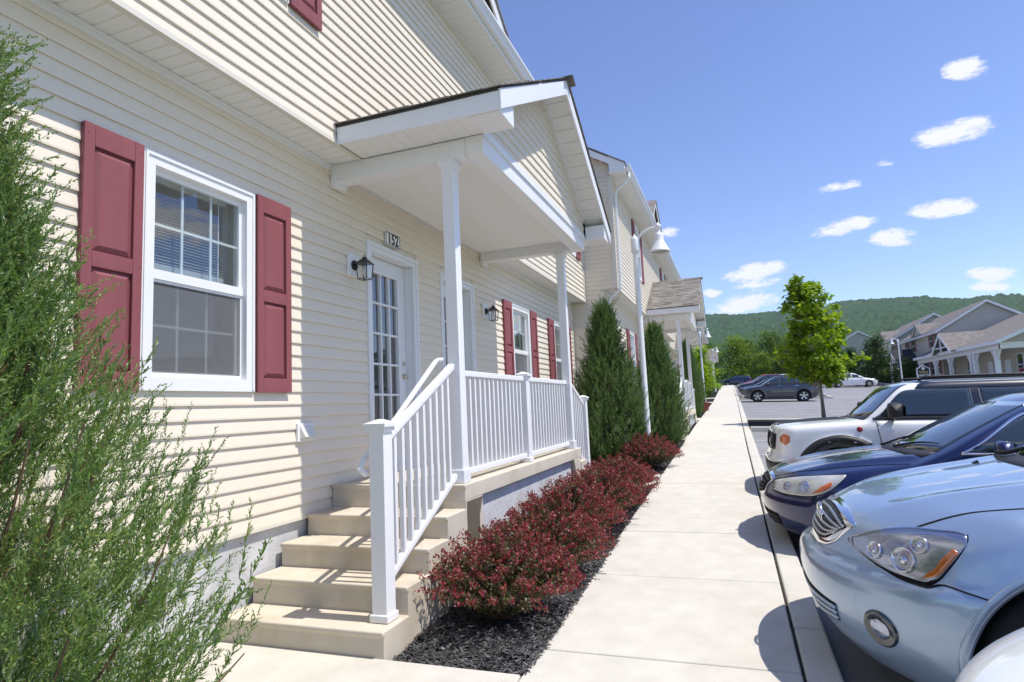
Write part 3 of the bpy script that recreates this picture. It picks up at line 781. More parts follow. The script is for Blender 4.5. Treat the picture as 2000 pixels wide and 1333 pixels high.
    pr = b.build('porch_roof', RBASE, H)
    b = MB(); L = math.hypot(ye + .03, (ye + .03) * ps)
    for s in (-1, 1): shingle_field(b, (UPX - .1, c + s * (ye + .03), z0 - .03 * ps), (1, 0, 0), (0, -s * ye / math.hypot(ye, za - z0), (za - z0) / math.hypot(ye, za - z0)), xf + .04 - UPX + .1, L, 5 + s)
    for k in range(8): x = UPX + .2 * k; b.add([(x, c - .13, za - .13 * ps + .014 + .002 * (k % 2)), (x + .22, c - .13, za - .13 * ps + .02), (x + .22, c, za + .02), (x, c, za + .014), (x + .22, c + .13, za - .13 * ps + .02), (x, c + .13, za - .13 * ps + .014)], [(0, 1, 2, 3), (3, 2, 4, 5)])
    o = b.build('shingles', SHING, pr); o['kind'] = 'stuff'
    for s in (-1, 1):
        b = MB(); b.box(UPX + .02, xf, *sorted((c + s * ye, c + s * (ye - .022))), 3.905, z0 - .032); b.build('fascia', TRIM, pr, bevel=.003, seg=1)
        b = MB(); b.prism([(c + s * (ye + .002), z0 - .19), (c + s * (ye + .002), z0 - .02), (c, za - .03), (c, za - .2)], 'x', xf - .001, xf + .021)
        b.build('rake_board', TRIM, pr, bevel=.003, seg=1)
        b = MB(); ya, yb_ = sorted((c + s * (ye - .0235), c + s * (yb + .012))); b.box(xg + .03, xf - .003, ya, yb_, 3.9, 4.10); b.build('cornice_return', TRIM, pr, bevel=.003, seg=1)
        # sloping rake soffit in panels
        nrm = math.hypot(1, ps); nseg = 13
        for k in range(nseg):
            y0_, y1_ = ye * k / nseg + .004, ye * (k + 1) / nseg - .004
            zf = lambda yv: za - .085 - yv * ps
            b = MB(); b.prism([(c + s * y0_, zf(y0_)), (c + s * y1_, zf(y1_)), (c + s * y1_, zf(y1_) + .012), (c + s * y0_, zf(y0_) + .012)], 'x', xg + .01, xf - .002); b.build('soffit_panel', SOFFIT, pr)
        b = MB(); b.prism([(c + s * .0, za - .14), (c + s * (yb + .0), za - .14 - yb * ps), (c + s * (yb + .0), za - .08 - yb * ps), (c, za - .08)], 'x', xg + .004, xg + .024); b.build('gable_trim', SOFFIT, pr)
        b = MB(); b.prism([(c + s * .0, za - .07), (c + s * (ye - .03), za - .07 - (ye - .03) * ps), (c + s * (ye - .03), za - .05 - (ye - .03) * ps), (c, za - .05)], 'x', xg, xf - .002); b.build('soffit_backing', RBASE, pr)
        m = MB(); m.prism([(.0, .005), (.008, .005), (.011, 0), (.119, 0), (.122, .005), (.122, .012), (0, .012)], 'y', *sorted((c + s * (ye - .024), c + s * (yb + .002)))); em = m.mesh('soffit_panel', SOFFIT)
        for k in range(12): obj('soffit_panel', em, pr, (.36 + .122 * k - (.0 if k else .0), 0, 3.918))
    gb = MB(); gb.prism([(c - yb, 3.93), (c + yb, 3.93), (c + yb, 3.96), (c, za - .1), (c - yb, 3.96)], 'x', .3, xg - .004); gt = gb.build('porch_gable', SIDING, H)
    clad(gt, xg, 0, 0, 3.95, za - .14, [], lambda z: (c - min(yb, (za - .1 - z) / ps), c + min(yb, (za - .1 - z) / ps)))
    bw = .16
    for nm, q in (('porch_beam', (0.02, xg - bw - .002, c - yb, c - yb + bw)), ('porch_beam', (.02, xg - bw - .002, c + yb - bw, c + yb)), ('porch_beam', (xg - bw, xg + .004, c - yb - .004, c + yb + .004))):
        MB().box(*q, 3.75, 3.915).build(nm, TRIM, H, bevel=.004, seg=1)
    b = MB(); b.box(xg + .004, xg + .022, c - yb, c + yb, 3.9, 3.965); b.build('frieze_trim', TRIM, H)
    for s in (-1, 1): MB().box(.016, .07, *sorted((c + s * (yb + .012), c + s * (yb - bw - .012))), 3.70, 3.917).build('beam_seat', TRIM, H, bevel=.004, seg=1)
    b = MB(); b.box(.02, xg - bw - .003, c - yb + bw + .001, c + yb - bw - .001, 3.885, 3.9); pcg = b.build('porch_ceiling', SOFFIT, H)
    m = MB(); m.prism([(0, .004), (.003, .004), (.006, 0), (.076, 0), (.079, .004), (.079, .008), (0, .008)], 'x', .03, xg - bw - .006); em = m.mesh('ceiling_board', SOFFIT)
    k = 0
    while (k + 1) * .079 < 2 * (yb - bw) - .01: obj('ceiling_board', em, pcg, (0, c - yb + bw + .006 + k * .079, 3.877)); k += 1
    for s in (-1, 1):
        b = MB(); q = .055; b.box(-q, q, -q, q, .987, 3.75); po = b.build('porch_post', TRIM, H, (1.21, c + s * 1.805, 0), bevel=.005)
        b = MB(); b.prism([(-q - .014, -q - .014), (q + .014, -q - .014), (q + .014, q + .014), (-q - .014, q + .014)], 'z', .988, 1.1); b.build('post_base', TRIM, po, bevel=.006)
        b = MB(); e = q + .022; b.add([(-q - .003, -q - .003, 3.66), (q + .003, -q - .003, 3.66), (q + .003, q + .003, 3.66), (-q - .003, q + .003, 3.66), (-e, -e, 3.715), (e, -e, 3.715), (e, e, 3.715), (-e, e, 3.715), (-e, -e, 3.748), (e, -e, 3.748), (e, e, 3.748), (-e, e, 3.748)],
                       [(3, 2, 1, 0), (0, 1, 5, 4), (1, 2, 6, 5), (2, 3, 7, 6), (3, 0, 4, 7), (4, 5, 9, 8), (5, 6, 10, 9), (6, 7, 11, 10), (7, 4, 8, 11), (8, 9, 10, 11)]); b.build('post_capital', TRIM, po)
    return H


def text_mesh(txt, size, mat, ext=.002, off=0., spacing=1.):
    cu = bpy.data.curves.new('txt', 'FONT'); cu.body = txt; cu.size = size; cu.extrude = ext; cu.offset = off; cu.align_x = 'CENTER'; cu.align_y = 'CENTER'; cu.space_character = spacing
    t = bpy.data.objects.new('txt', cu); COL.objects.link(t); dg = bpy.context.evaluated_depsgraph_get(); dg.update()
    me = bpy.data.meshes.new_from_object(t.evaluated_get(dg)); bpy.data.objects.remove(t); me.materials.clear(); me.materials.append(mat); return me


house = make_house()
KIDS_DONE = True
HOUSES = [house,
          dup(house, (-2.65, 20.72, .26), 0, 'tan townhouse adjoining number 152, its shingled porch roof beside the first lamp post'),
          dup(house, (-4.05, 46.3, 1.2), 0, 'tan townhouse beyond the second lamp post, mostly hidden by junipers'),
          dup(house, (-3.4, 74, 2.0), 0, 'distant tan townhouse where the sidewalk meets the grass')]
for h in HOUSES: h['group'] = 'townhouses along the sidewalk'
# the number plate hangs on the first house only
b = MB(); b.box(0, .012, -.15, .15, -.075, .075); npl = b.build('number_plate', TRIM, house, (.02, -.84, 3.455), bevel=.002, seg=1); npl['label'] = 'white plate with black number 152 above the door'
b = MB()
for q in ((-.145, .145, .062, .07), (-.145, .145, -.07, -.062), (-.145, -.137, -.062, .062), (.137, .145, -.062, .062)): b.box(.0122, .0135, *q)
b.build('border', BLACK, npl)
o = obj('digits', text_mesh('152', .155, BLACK, .001, .0045, 1.06), npl, (.0135, 0, 0)); o.rotation_euler = (R(90), 0, R(90)); o.scale = (.92, 1.08, 1)


# ------------------------------------------------------------------ stoops and railings
def make_stoop():
    S = thing('concrete_stoop', 'tan concrete steps and landing at the door of number 152', 'steps', (-3.4, 6.52, 0))
    X0, X1 = .02, 1.3
    fr = [(-3.2, .276), (-2.9, .456), (-2.6, .63), (-2.29, .796)]
    ends = [-2.9, -2.6, -2.29, -1.95]
    for (y, z), e in zip(fr, ends):
        b = MB(); b.prism([(y, -.4), (y + .012, z - .04), (y - .006, z - .03), (y - .006, z), (e + .02, z), (e + .02, -.4)], 'x', X0, X1); b.build('step', STEP, S, bevel=.014, seg=3)
    b = MB(); b.prism([(-1.95, .855), (-1.94, .95), (-1.956, .96), (-1.956, .987), (2.0, .987), (2.0, .855)], 'x', X0, X1 - .0); b.build('landing', STEP, S, bevel=.014, seg=3)
    b = MB(); b.box(X0, X1 - .001, -1.948, -1.6, .5, .858); b.build('step', STEP, S)
    # stem wall under the front edge, with the flared buttress at either end
    b = MB(); b.prism([(-1.93, -.4), (1.98, -.4), (1.98, .86), (-1.93, .86)], 'x', X0 + .01, X1 - .06); b.build('stem_wall', FOUND, S)
    for s in (-1, 1):
        b = MB(); b.prism([(s * 1.94, -.4), (s * 1.72, -.4), (s * 1.66, .70), (s * 1.58, .857), (s * 1.94, .857)], 'x', X1 - .3, X1 - .001); b.build('buttress', STEP, S, bevel=.01)
    for y, z, e in ((2.0, .796, 2.3), (2.3, .63, 2.6), (2.6, .456, 2.92)):
        b = MB(); b.prism([(y - .02, -.3), (e, -.3), (e - .012, z - .04), (e + .006, z - .03), (e + .006, z), (y - .02, z)], 'x', X0, X1); b.build('step', STEP, S, bevel=.014, seg=3)
    return S


def newel(par, x, y, z0, z1, q=.055):
    b = MB(); b.box(-q, q, -q, q, z0, z1); n = b.build('newel_post', TRIM, par, (x, y, 0), bevel=.005)
    b = MB(); e = q + .013; b.box(-e, e, -e, e, z0 + .001, z0 + .05); b.build('newel_base', TRIM, n, bevel=.008)
    b = MB(); e = q + .026
    b.add([(-e, -e, z1), (e, -e, z1), (e, e, z1), (-e, e, z1), (-e, -e, z1 + .022), (e, -e, z1 + .022), (e, e, z1 + .022), (-e, e, z1 + .022), (-.012, -.012, z1 + .05), (.012, -.012, z1 + .05), (.012, .012, z1 + .05), (-.012, .012, z1 + .05)],
          [(3, 2, 1, 0), (0, 1, 5, 4), (1, 2, 6, 5), (2, 3, 7, 6), (3, 0, 4, 7), (4, 5, 9, 8), (5, 6, 10, 9), (6, 7, 11, 10), (7, 4, 8, 11), (8, 9, 10, 11)])
    e2 = q + .012; b.box(-e2, e2, -e2, e2, z1 - .03, z1); b.build('newel_cap', TRIM, n)
    return n


def rail_run(par, x, ya, yb, za_t, zb_t, za_b, zb_b, n, sub=None):
    def zz(y, a, b): return a + (b - a) * (y - ya) / (yb - ya)
    for w, a, b_, h, nm in ((.03, za_t, zb_t, .052, 'top_rail'), (.024, za_b, zb_b, .05, 'bottom_rail')):
        b = MB(); b.add([(x - w, ya, a - h), (x + w, ya, a - h), (x + w, ya, a), (x - w, ya, a), (x - w, yb, b_ - h), (x + w, yb, b_ - h), (x + w, yb, b_), (x - w, yb, b_)], [(0, 1, 2, 3), (7, 6, 5, 4), (0, 4, 5, 1), (1, 5, 6, 2), (2, 6, 7, 3), (3, 7, 4, 0)]); b.build(nm, TRIM, par, bevel=.007)
    q = .0165
    for k in range(n):
        y = ya + (yb - ya) * (k + 1) / (n + 1); zt = zz(y, za_t, zb_t) - .03; zb = zz(y, za_b, zb_b) - .03
        b = MB(); b.box(x - q, x + q, y - q, y + q, zb, zt); b.build('baluster', TRIM, par)


def make_railing():
    P = thing('porch_railing', 'white vinyl stair and porch railing around the landing of number 152', 'railing', (-3.4, 6.52, 0))
    x = 1.19; pn, pf = PC - 1.805, PC + 1.805
    newel(P, x, -3.01, .277, 1.5)
    rail_run(P, x, -2.958, pn - .06, 1.44, 1.975, .54, 1.075, 9)
    newel(P, x, -.06, .988, 1.93, .05)
    rail_run(P, x, pn + .06, -.112, 1.925, 1.925, 1.085, 1.085, 14)
    rail_run(P, x, -.008, pf - .06, 1.925, 1.925, 1.085, 1.085, 14)
    newel(P, x, 2.72, .457, 1.68)
    rail_run(P, x, pf + .06, 2.668, 1.975, 1.62, 1.075, .72, 7)
    # round graspable handrail on brackets
    b = MB(); xh = x - .12
    b.tube([(xh + .06, -2.93, 1.21), (xh + .02, -3.05, 1.2), (xh, -3.08, 1.235), (xh, -3.03, 1.29), (xh, -2.6, 1.55), (xh, pn - .12, 1.99), (xh, pn - .07, 2.01), (xh + .05, pn - .06, 2.01)], .021, 10); b.build('handrail', TRIM, P, smooth=True)
    return P


stoop = make_stoop(); railing = make_railing()
for i, (loc, ls, lr) in enumerate([((-2.65, 20.72, .26), 'tan concrete steps and landing in front of the second townhouse', 'white vinyl railing in front of the second townhouse, behind the junipers'),
                                   ((-4.05, 46.3, 1.2), 'concrete steps and landing of the house beyond the second lamp post', 'white railing of the house beyond the second lamp post'),
                                   ((-3.4, 74, 2.0), 'concrete landing of the most distant townhouse', 'white railing of the most distant townhouse')]):
    dup(stoop, loc, 0, ls, 'concrete stoops'); dup(railing, loc, 0, lr, 'porch railings')
stoop['group'] = 'concrete stoops'; railing['group'] = 'porch railings'


# ------------------------------------------------------------------ planting
def orient(dirs, rg):
    """rotation matrices taking +z to each direction, with random spin"""
    d = dirs / np.linalg.norm(dirs, axis=1, keepdims=True)
    a = np.where(np.abs(d[:, 2:3]) < .9, np.array([[0, 0, 1.]]), np.array([[1., 0, 0]]))
    x = np.cross(a, d); x /= np.linalg.norm(x, axis=1, keepdims=True); y = np.cross(d, x)
    t = rg.uniform(0, 2 * np.pi, len(d))[:, None]
    x2 = x * np.cos(t) + y * np.sin(t); y2 = np.cross(d, x2)
    return np.stack([x2, y2, d], 2)


def xf(Rm, S, P):
    T = np.zeros((len(P), 4, 4), np.float32); T[:, :3, :3] = Rm * np.asarray(S)[:, None, None]; T[:, :3, 3] = P; T[:, 3, 3] = 1; return T


def juniper_spray(rg, n=24, sub=3, w=.011, ln=1.):
    V = []; F = []
    def blade(p, d, L, wd):
        d = d / np.linalg.norm(d); s = np.cross(d, rg.normal(size=3)); s /= np.linalg.norm(s); o = len(V)
        m = p + d * L * .4
        V.extend([p, m + s * wd, p + d * L, m - s * wd]); F.append((o, o + 1, o + 2, o + 3))
    bend = rg.normal(size=3) * .12
    for k in range(n):
        t = (k + .5) / n; p = np.array([0, 0, t]) + bend * t * t
        a = rg.uniform(0, 2 * np.pi); sp = rg.uniform(.45, .8); d = np.array([math.cos(a) * sp, math.sin(a) * sp, 1.])
        L = ln * rg.uniform(.16, .3) * (1.15 - .75 * t)
        blade(p, d, L, w)
        for j in range(sub):
            u = (j + .6) / (sub + .3); q = p + d / np.linalg.norm(d) * L * u
            d2 = d + rg.normal(size=3) * .55; blade(q, d2, L * .5, w * .9)
    for k in range(4): blade(np.array([0, 0, k / 4.]) + bend * (k / 4.) ** 2, np.array([0, 0, 1.]) + bend, .3, w * .9)
    return np.array(V), np.array(F)


def make_juniper(name, label, H, prof, nb, per, seed, mat, spray=(.16, .3), lean=0., upward=1.0, group=None, protos=None, fill=0):
    rg = np.random.default_rng(seed); J = thing(name, label, 'shrub', group=group)
    tops = rg.uniform(.0, 1, nb) ** .85; P = []; D = []; S = []; wood = MB(); wood.tube([(0, 0, -.1), (.02, .01, H * .4), (0, .03, H * .9)], [.05, .035, .008], 7)
    zz = np.array([p[0] for p in prof]); rr = np.array([p[1] for p in prof])
    for i in range(nb):
        zt = H * (.06 + .94 * tops[i]); az = i * 2.39996 + rg.uniform(-.4, .4)
        r = np.interp(zt / H, zz, rr) * rg.uniform(.72, 1.12); z0 = max(.02, zt - (r * 1.05 + .25) * rg.uniform(.7, 1.2))
        e = np.array([math.cos(az) * r, math.sin(az) * r, zt]); b = np.array([0, 0, z0])
        ctrl = b + (e - b) * np.array([.7, .7, .3])
        pts = [(1 - t) ** 2 * b + 2 * t * (1 - t) * ctrl + t * t * e for t in np.linspace(0, 1, 7)]
        if i % 3 == 0: wood.tube([tuple(p) for p in pts], list(np.linspace(.012, .003, 7)), 4, False)
        for k in range(per):
            t = 1 - .86 * (k / per) ** .95; p = (1 - t) ** 2 * b + 2 * t * (1 - t) * ctrl + t * t * e
            d = 2 * (1 - t) * (ctrl - b) + 2 * t * (e - ctrl); d /= np.linalg.norm(d) + 1e-6
            d = d + rg.normal(size=3) * .33 + np.array([0, 0, .42 * upward]) + np.array([math.cos(az), math.sin(az), 0]) * .22
            P.append(p + rg.normal(size=3) * .03); D.append(d); S.append(rg.uniform(*spray) * (1.15 if k == 0 else 1))
    for k in range(fill):
        f = rg.random() ** 1.5 * .97; az = rg.uniform(0, 2 * np.pi); r = np.interp(f, zz, rr) * rg.uniform(.45, .97)
        P.append(np.array([math.cos(az) * r, math.sin(az) * r, H * f + .03])); D.append(np.array([math.cos(az) * .62, math.sin(az) * .62, .8 + .35 * upward]) + rg.normal(size=3) * .4); S.append(rg.uniform(*spray))
    P = np.array(P); D = np.array(D); S = np.array(S)
    me = None; Vs = []; Fs = []; off = 0; sel = rg.integers(0, len(protos), len(P))
    for j, (PV, PF) in enumerate(protos):
        m = sel == j; T = xf(orient(D[m], rg), S[m], P[m])
        V = (np.einsum('tij,nj->tni', T[:, :3, :3], PV) + T[:, None, :3, 3]).reshape(-1, 3); F = (PF[None] + (np.arange(m.sum()) * len(PV))[:, None, None]).reshape(-1, 4)
        Vs.append(V); Fs.append(F + off); off += len(V)
    f = obj('foliage', npmesh('foliage', np.concatenate(Vs), np.concatenate(Fs), mat), J)
    wood.build('branches', TWIG, J, smooth=True)
    return J


JUN = leafmat('juniper_green', [(.075, .145, .03), (.18, .29, .06), (.135, .24, .07), (.25, .35, .07), (.19, .30, .085), (.095, .18, .045), (.33, .37, .09)], .34, .45, .12, clump=2.2)
JUN2 = leafmat('juniper_deep', [(.06, .125, .03), (.12, .21, .05), (.085, .165, .045), (.17, .25, .065), (.10, .18, .045)], .28, .5, .10, clump=2.0)
_rg = np.random.default_rng(11)
PRO = [juniper_spray(_rg, 27, 2, .0125, .68) for k in range(4)]
PRO2 = [juniper_spray(_rg, 20, 2, .019) for k in range(3)]
big = make_juniper('juniper', 'large feathery juniper beside the entry walk, covering the left shutter foot', 3.0, [(0, .66), (.18, .98), (.3, 1.02), (.42, .84), (.55, .52), (.7, .30), (.85, .17), (1, .03)], 400, 9, 3, JUN, (.16, .29), protos=PRO, fill=3500, group='junipers')
big.location = (-2.84, 1.38, .02); big.scale = (1.06, 1.06, 1.04)
col = make_juniper('juniper', 'dense pointed juniper between the far steps and the lamp post', 3.0, [(0, .45), (.12, .64), (.25, .68), (.45, .55), (.7, .3), (.88, .16), (1, .03)], 300, 8, 5, JUN2, (.18, .30), protos=PRO2, fill=1500, upward=2.0, group='junipers')
col.location = (-2.3, 11.75, .40)
col.scale = (1.12, 1.12, 1.0)
for (x, y, s, sz, rz, lb) in [(-1.72, 14.9, .98, .93, 1.2, 'bushy juniper just beyond the lamp post, in front of the second townhouse'),
                              (-1.95, 19.6, .7, .72, 2.2, 'juniper in front of the second porch railing'),
                              (-1.75, 25.9, .85, 1.0, 4.2, 'juniper just past the second porch'), (-1.95, 28.6, .8, .95, 5.2, 'second juniper past the second porch'), (-2.0, 31.6, .85, 1.0, .4, 'third juniper past the second porch'), (-2.1, 35.2, .85, .95, 3.4, 'juniper next to the second lamp post'),
                              (-2.3, 52.5, .9, 1.0, 2.4, 'distant juniper near the end of the sidewalk'), (-2.4, 57, .9, 1.0, 1.4, 'distant juniper near the end of the sidewalk'), (-2.3, 62, .9, .9, .3, 'distant juniper near the end of the sidewalk')]:
    c = dup(col, (x, y, G(y) - .04), rz, lb); c.scale = (s, s, sz)


def make_barberry(name, label, seed, r=.55, h=.62, ns=150, group=None):
    rg = np.random.default_rng(seed); B = thing(name, label, 'bush', group=group)
    P = {0: [], 1: []}; D = {0: [], 1: []}; S = {0: [], 1: []}; wood = MB()
    for i in range(ns):
        az = i * 2.39996 + rg.uniform(-.5, .5); q = math.sqrt(rg.random()); rr = r * (q * 1.05); top = h * (1.06 - .62 * q ** 2.6) * rg.uniform(.8, 1.15)
        e = np.array([math.cos(az) * rr, math.sin(az) * rr, top]); b = np.array([math.cos(az) * .06 * q, math.sin(az) * .06 * q, 0]); ctrl = b + (e - b) * np.array([.45, .45, .75]) 
        L = np.linalg.norm(e); n = int(L / .016)
        if i % 2 == 0: wood.tube([tuple((1 - t) ** 2 * b + 2 * t * (1 - t) * ctrl + t * t * e) for t in (0, .35, .7, 1)], [.004, .003, .0025, .0015], 3, False)
        for k in range(n):
            t = .18 + .84 * (k + rg.random()) / n; p = (1 - t) ** 2 * b + 2 * t * (1 - t) * ctrl + t * t * e
            tip = t > (.80 + rg.normal() * .12) and q > rg.uniform(0, .3)
            for j in range(3):
                d = rg.normal(size=3) + np.array([0, 0, .55]); g = 1 if tip else 0
                P[g].append(p + rg.normal(size=3) * .008); D[g].append(d); S[g].append(rg.uniform(.016, .03) * (1.0 if tip else .95))
    PV = np.array([(0, 0, 0), (.3, .06, .55), (0, .1, 1.0), (-.3, .06, .55)]); PF = np.array([(0, 1, 2, 3)])
    for g, nm, mt in ((0, 'green_leaves', BARB_G), (1, 'red_leaves', BARB_R)):
        T = xf(orient(np.array(D[g]), rg), np.array(S[g]), np.array(P[g])); obj(nm, scatter(nm, PV, PF, T, mt), B)
    wood.build('stems', TWIG, B); return B


BARB_G = leafmat('barberry_inner', [(.05, .085, .022), (.10, .15, .035), (.11, .04, .03), (.07, .11, .03), (.15, .06, .055), (.20, .20, .14)], .3, .5, .06)
BARB_R = leafmat('barberry_tips', [(.14, .02, .026), (.36, .034, .046), (.22, .024, .034), (.42, .16, .18), (.30, .03, .042), (.11, .12, .04), (.38, .05, .07), (.08, .07, .03)], .35, .5, .06)
bb = [make_barberry('barberry_bush', 'red barberry bush nearest the steps of number 152', 21, .58, .54, 260, group='red barberry bushes'),
      make_barberry('barberry_bush', 'red barberry bush', 22, .58, .52, 250, group='red barberry bushes')]
bb[0].location = (-1.66, 4.15, .13)
bb[1].location = (-1.62, 5.08, .17); bb[1]['label'] = 'second red barberry bush from the near steps, against the porch wall'
for k, (x, y, s, rz, lb) in enumerate([(-1.66, 6.05, 1.0, 2.0, 'third red barberry bush from the near steps, below the middle railing post'), (-1.60, 7.0, 1.02, 4.0, 'fourth red barberry bush from the near steps, below the far railing'), (-1.58, 7.95, 1.0, 1.1, 'red barberry bush at the far end of the porch wall'),
                                       (-1.58, 8.85, .85, 5.1, 'red barberry bush beside the far steps of number 152'), (-1.55, 11.35, 1.0, 3.3, 'lone red barberry bush at the foot of the lamp post'),
                                       (-1.6, 27.2, .9, .4, 'red barberry bush in front of the farther junipers'), (-1.72, 30.2, .9, 2.4, 'red barberry bush in front of the farther junipers'), (-1.75, 33.4, .9, 1.4, 'red barberry bush in front of the farther junipers')]):
    c = dup(bb[k % 2], (x, y, G(y) - .02), rz, lb); c.scale = (s, s, s)


def leaf_proto(lobes=5):
    if lobes == 5:
        V = [(0, 0, 0), (.22, .1, .03), (.5, .28, -.03), (.3, .48, .03), (.36, .8, -.04), (.12, .68, .03), (0, 1.0, -.05), (-.12, .68, .03), (-.36, .8, -.04), (-.3, .48, .03), (-.5, .28, -.03), (-.22, .1, .03), (0, .4, .07)]
        F = [(12, i, i + 1) for i in range(0, 11)] + [(12, 11, 0)]
    else:
        V = [(0, 0, 0), (.4, .35, .06), (.1, 1., -.03), (-.35, .5, .05)]; F = [(0, 1, 2), (0, 2, 3)]
    V = np.array(V); V = V[:, [0, 2, 1]]; return V, np.array(F)


def make_tree(name, label, H, trunk_h, rad, nleaf, lsize, seed, mat, lobes=4, shape=None, group=None, lean=(0, 0), trunk_r=.05, nl=46, clump=.3, bark=BARK, flat=.5):
    rg = np.random.default_rng(seed); T = thing(name, label, 'tree', group=group)
    w = MB(); tp = [Vector((lean[0] * t * t, lean[1] * t * t, H * .93 * t)) for t in np.linspace(0, 1, 9)]
    w.tube([(p.x, p.y, p.z - (.15 if i == 0 else 0)) for i, p in enumerate(tp)], [trunk_r * (1 - .9 * i / 8) + (.4 * trunk_r if i == 0 else 0) for i in range(9)], 8)
    zz = [s[0] for s in shape]; rr = [s[1] for s in shape]; C = []
    limbs = MB()
    for i in range(nl):
        f = (i + .5) / nl; ze = trunk_h + (H - trunk_h) * f; az = i * 2.39996 + rg.uniform(-.5, .5); r = np.interp(f, zz, rr) * rad * rg.uniform(.5, 1.22)
        zs = max(trunk_h * .85, ze - r * rg.uniform(.35, .8)); t0 = zs / (H * .93); b = Vector((lean[0] * t0 * t0, lean[1] * t0 * t0, zs)); e = Vector((b.x + math.cos(az) * r, b.y + math.sin(az) * r, ze))
        m = b.lerp(e, .5) + Vector((0, 0, -.06 * r)); limbs.tube([b, m, e], [trunk_r * .3 * (1.1 - f * .7), trunk_r * .17, trunk_r * .06], 5, False)
        for k in range(5):
            u = (.3, .52, .72, .88, 1.02)[k]; c = b.lerp(e, u) + Vector(rg.normal(size=3) * .12 * rad); C.append((c, (.55 + .45 * (1 - abs(u - .7))) * clump * rad))
    n = len(C); per = nleaf // n; P = []; D = []
    for c, s in C:
        q = rg.normal(size=(per, 3)) * s * np.array([.62, .62, .4]); P.append(np.array(c) + q)
        dd = rg.normal(size=(per, 3)) * np.array([1, 1, flat]); D.append(dd)
    P = np.concatenate(P); D = np.concatenate(D); S = rg.uniform(.6, 1.2, len(P)) * lsize
    PV, PF = leaf_proto(lobes)
    # leaf blades hang out and down, faces roughly up
    z = np.zeros_like(D); z[:, 2] = 1; D[:, 2] -= .25; Y = D / np.linalg.norm(D, axis=1, keepdims=True); up = z + rg.normal(size=D.shape) * .45; X = np.cross(Y, up); X /= np.linalg.norm(X, axis=1, keepdims=True); Zv = np.cross(X, Y)
    Rm = np.stack([X, Zv, Y], 2); Tm = xf(Rm, S, P)
    obj('crown', scatter('crown', PV, PF, Tm, mat), T)
    tr = w.build('trunk', bark, T, smooth=True); limbs.build('limbs', bark, tr, smooth=True)
    return T


MAPLE = leafmat('maple_leaf', [(.14, .24, .02), (.22, .34, .03), (.31, .43, .045), (.17, .28, .025), (.38, .48, .06)], .5, .5, .05, clump=1.4)
OAK = leafmat('woodland_leaf', [(.07, .14, .02), (.11, .20, .03), (.16, .26, .04), (.085, .16, .025), (.19, .28, .05)], .35, .5, .08, clump=.5)
DUSK = leafmat('dark_leaf', [(.03, .07, .015), (.055, .11, .02), (.08, .14, .028)], .3, .5, .08, clump=.8)
BARKG = pm('smooth_bark', (.20, .175, .145), .9, .1, var=.3, vs=10, bump=.4, bs=30, stretch=(1, 1, .25))
mt = make_tree('maple_tree', 'young bright green maple on the mulched parking island', 4.3, 1.4, 1.0, 9500, .135, 39, MAPLE, 5, [(0, .8), (.1, 1.15), (.3, 1.12), (.5, .95), (.7, .74), (.85, .5), (1, .12)], lean=(-.2, .1), trunk_r=.06, nl=44, clump=.155, bark=BARKG)
mt.scale = (.95, .95, 1); mt.location = (2.45, 20.5, LOT(2.3, 20.5) + .1)


# ------------------------------------------------------------------ street lamps
def make_lamp(label, H=4.4, group='white bell street lamps'):
    L = thing('street_lamp', label, 'lamp', group=group)
    b = MB(); b.lathe([(.0, 0), (.12, 0), (.12, .03), (.1, .06), (.095, .35), (.075, .4), (.062, .45), (.05, H - .32), (.0, H - .32)], 20); b.build('pole', WHITEP, L, smooth=True, bevel=.004)
    b = MB(); b.lathe([(.0, H - .33), (.074, H - .33), (.078, H - .3), (.078, H - .09), (.07, H - .06), (.035, H - .02), (.012, H - .005), (.012, H + .02), (.0, H + .03)], 20); b.build('post_cap', WHITEP, L, smooth=True)
    b = MB(); pts = []
    for k in range(13):
        a = R(180 - 100 * k / 12); pts.append((.40 + .36 * math.cos(a), 0, H - .2 + .3 * math.sin(a)))
    b.tube(pts, .026, 10); b.build('arm', WHITEP, L, smooth=True)
    sx = pts[-1][0]; zt = pts[-1][2]
    b = MB(); b.lathe([(.0, .1), (.014, .095), (.02, .07), (.05, .05), (.058, .02), (.05, -.02), (.028, -.035), (.028, -.1), (.075, -.12), (.088, -.17), (.088, -.26), (.095, -.275), (.12, -.33), (.15, -.39), (.185, -.45), (.2, -.475), (.202, -.495), (.19, -.495), (.172, -.455)], 28, (sx, 0, zt)); b.build('bell_shade', WHITEP, L, smooth=True)
    b = MB(); b.lathe([(.0, -.462), (.14, -.468), (.175, -.474), (.175, -.455)], 24, (sx, 0, zt)); b.build('lens', pm('lens_grey', (.35, .35, .34), .3, .5), L, smooth=True)
    return L
lamp = make_lamp('white bell street lamp between the two junipers')
lamp.location = (-1.6, 11.75, G(11.75) - .02)
dup(lamp, (-1.72, 38.2, G(38.2)), 0, 'white bell street lamp past the second porch')
dup(lamp, (-1.85, 66, G(66)), 0, 'white bell street lamp nearest the far end of the sidewalk')
dup(lamp, (13.75, 61.5, LOT(13.7, 61.5)), R(172), 'white bell street lamp across the lot beside the house sign')
dup(lamp, (16.6, 78, LOT(16.6, 78)), R(176), 'white bell street lamp across the lot farther behind the sign')


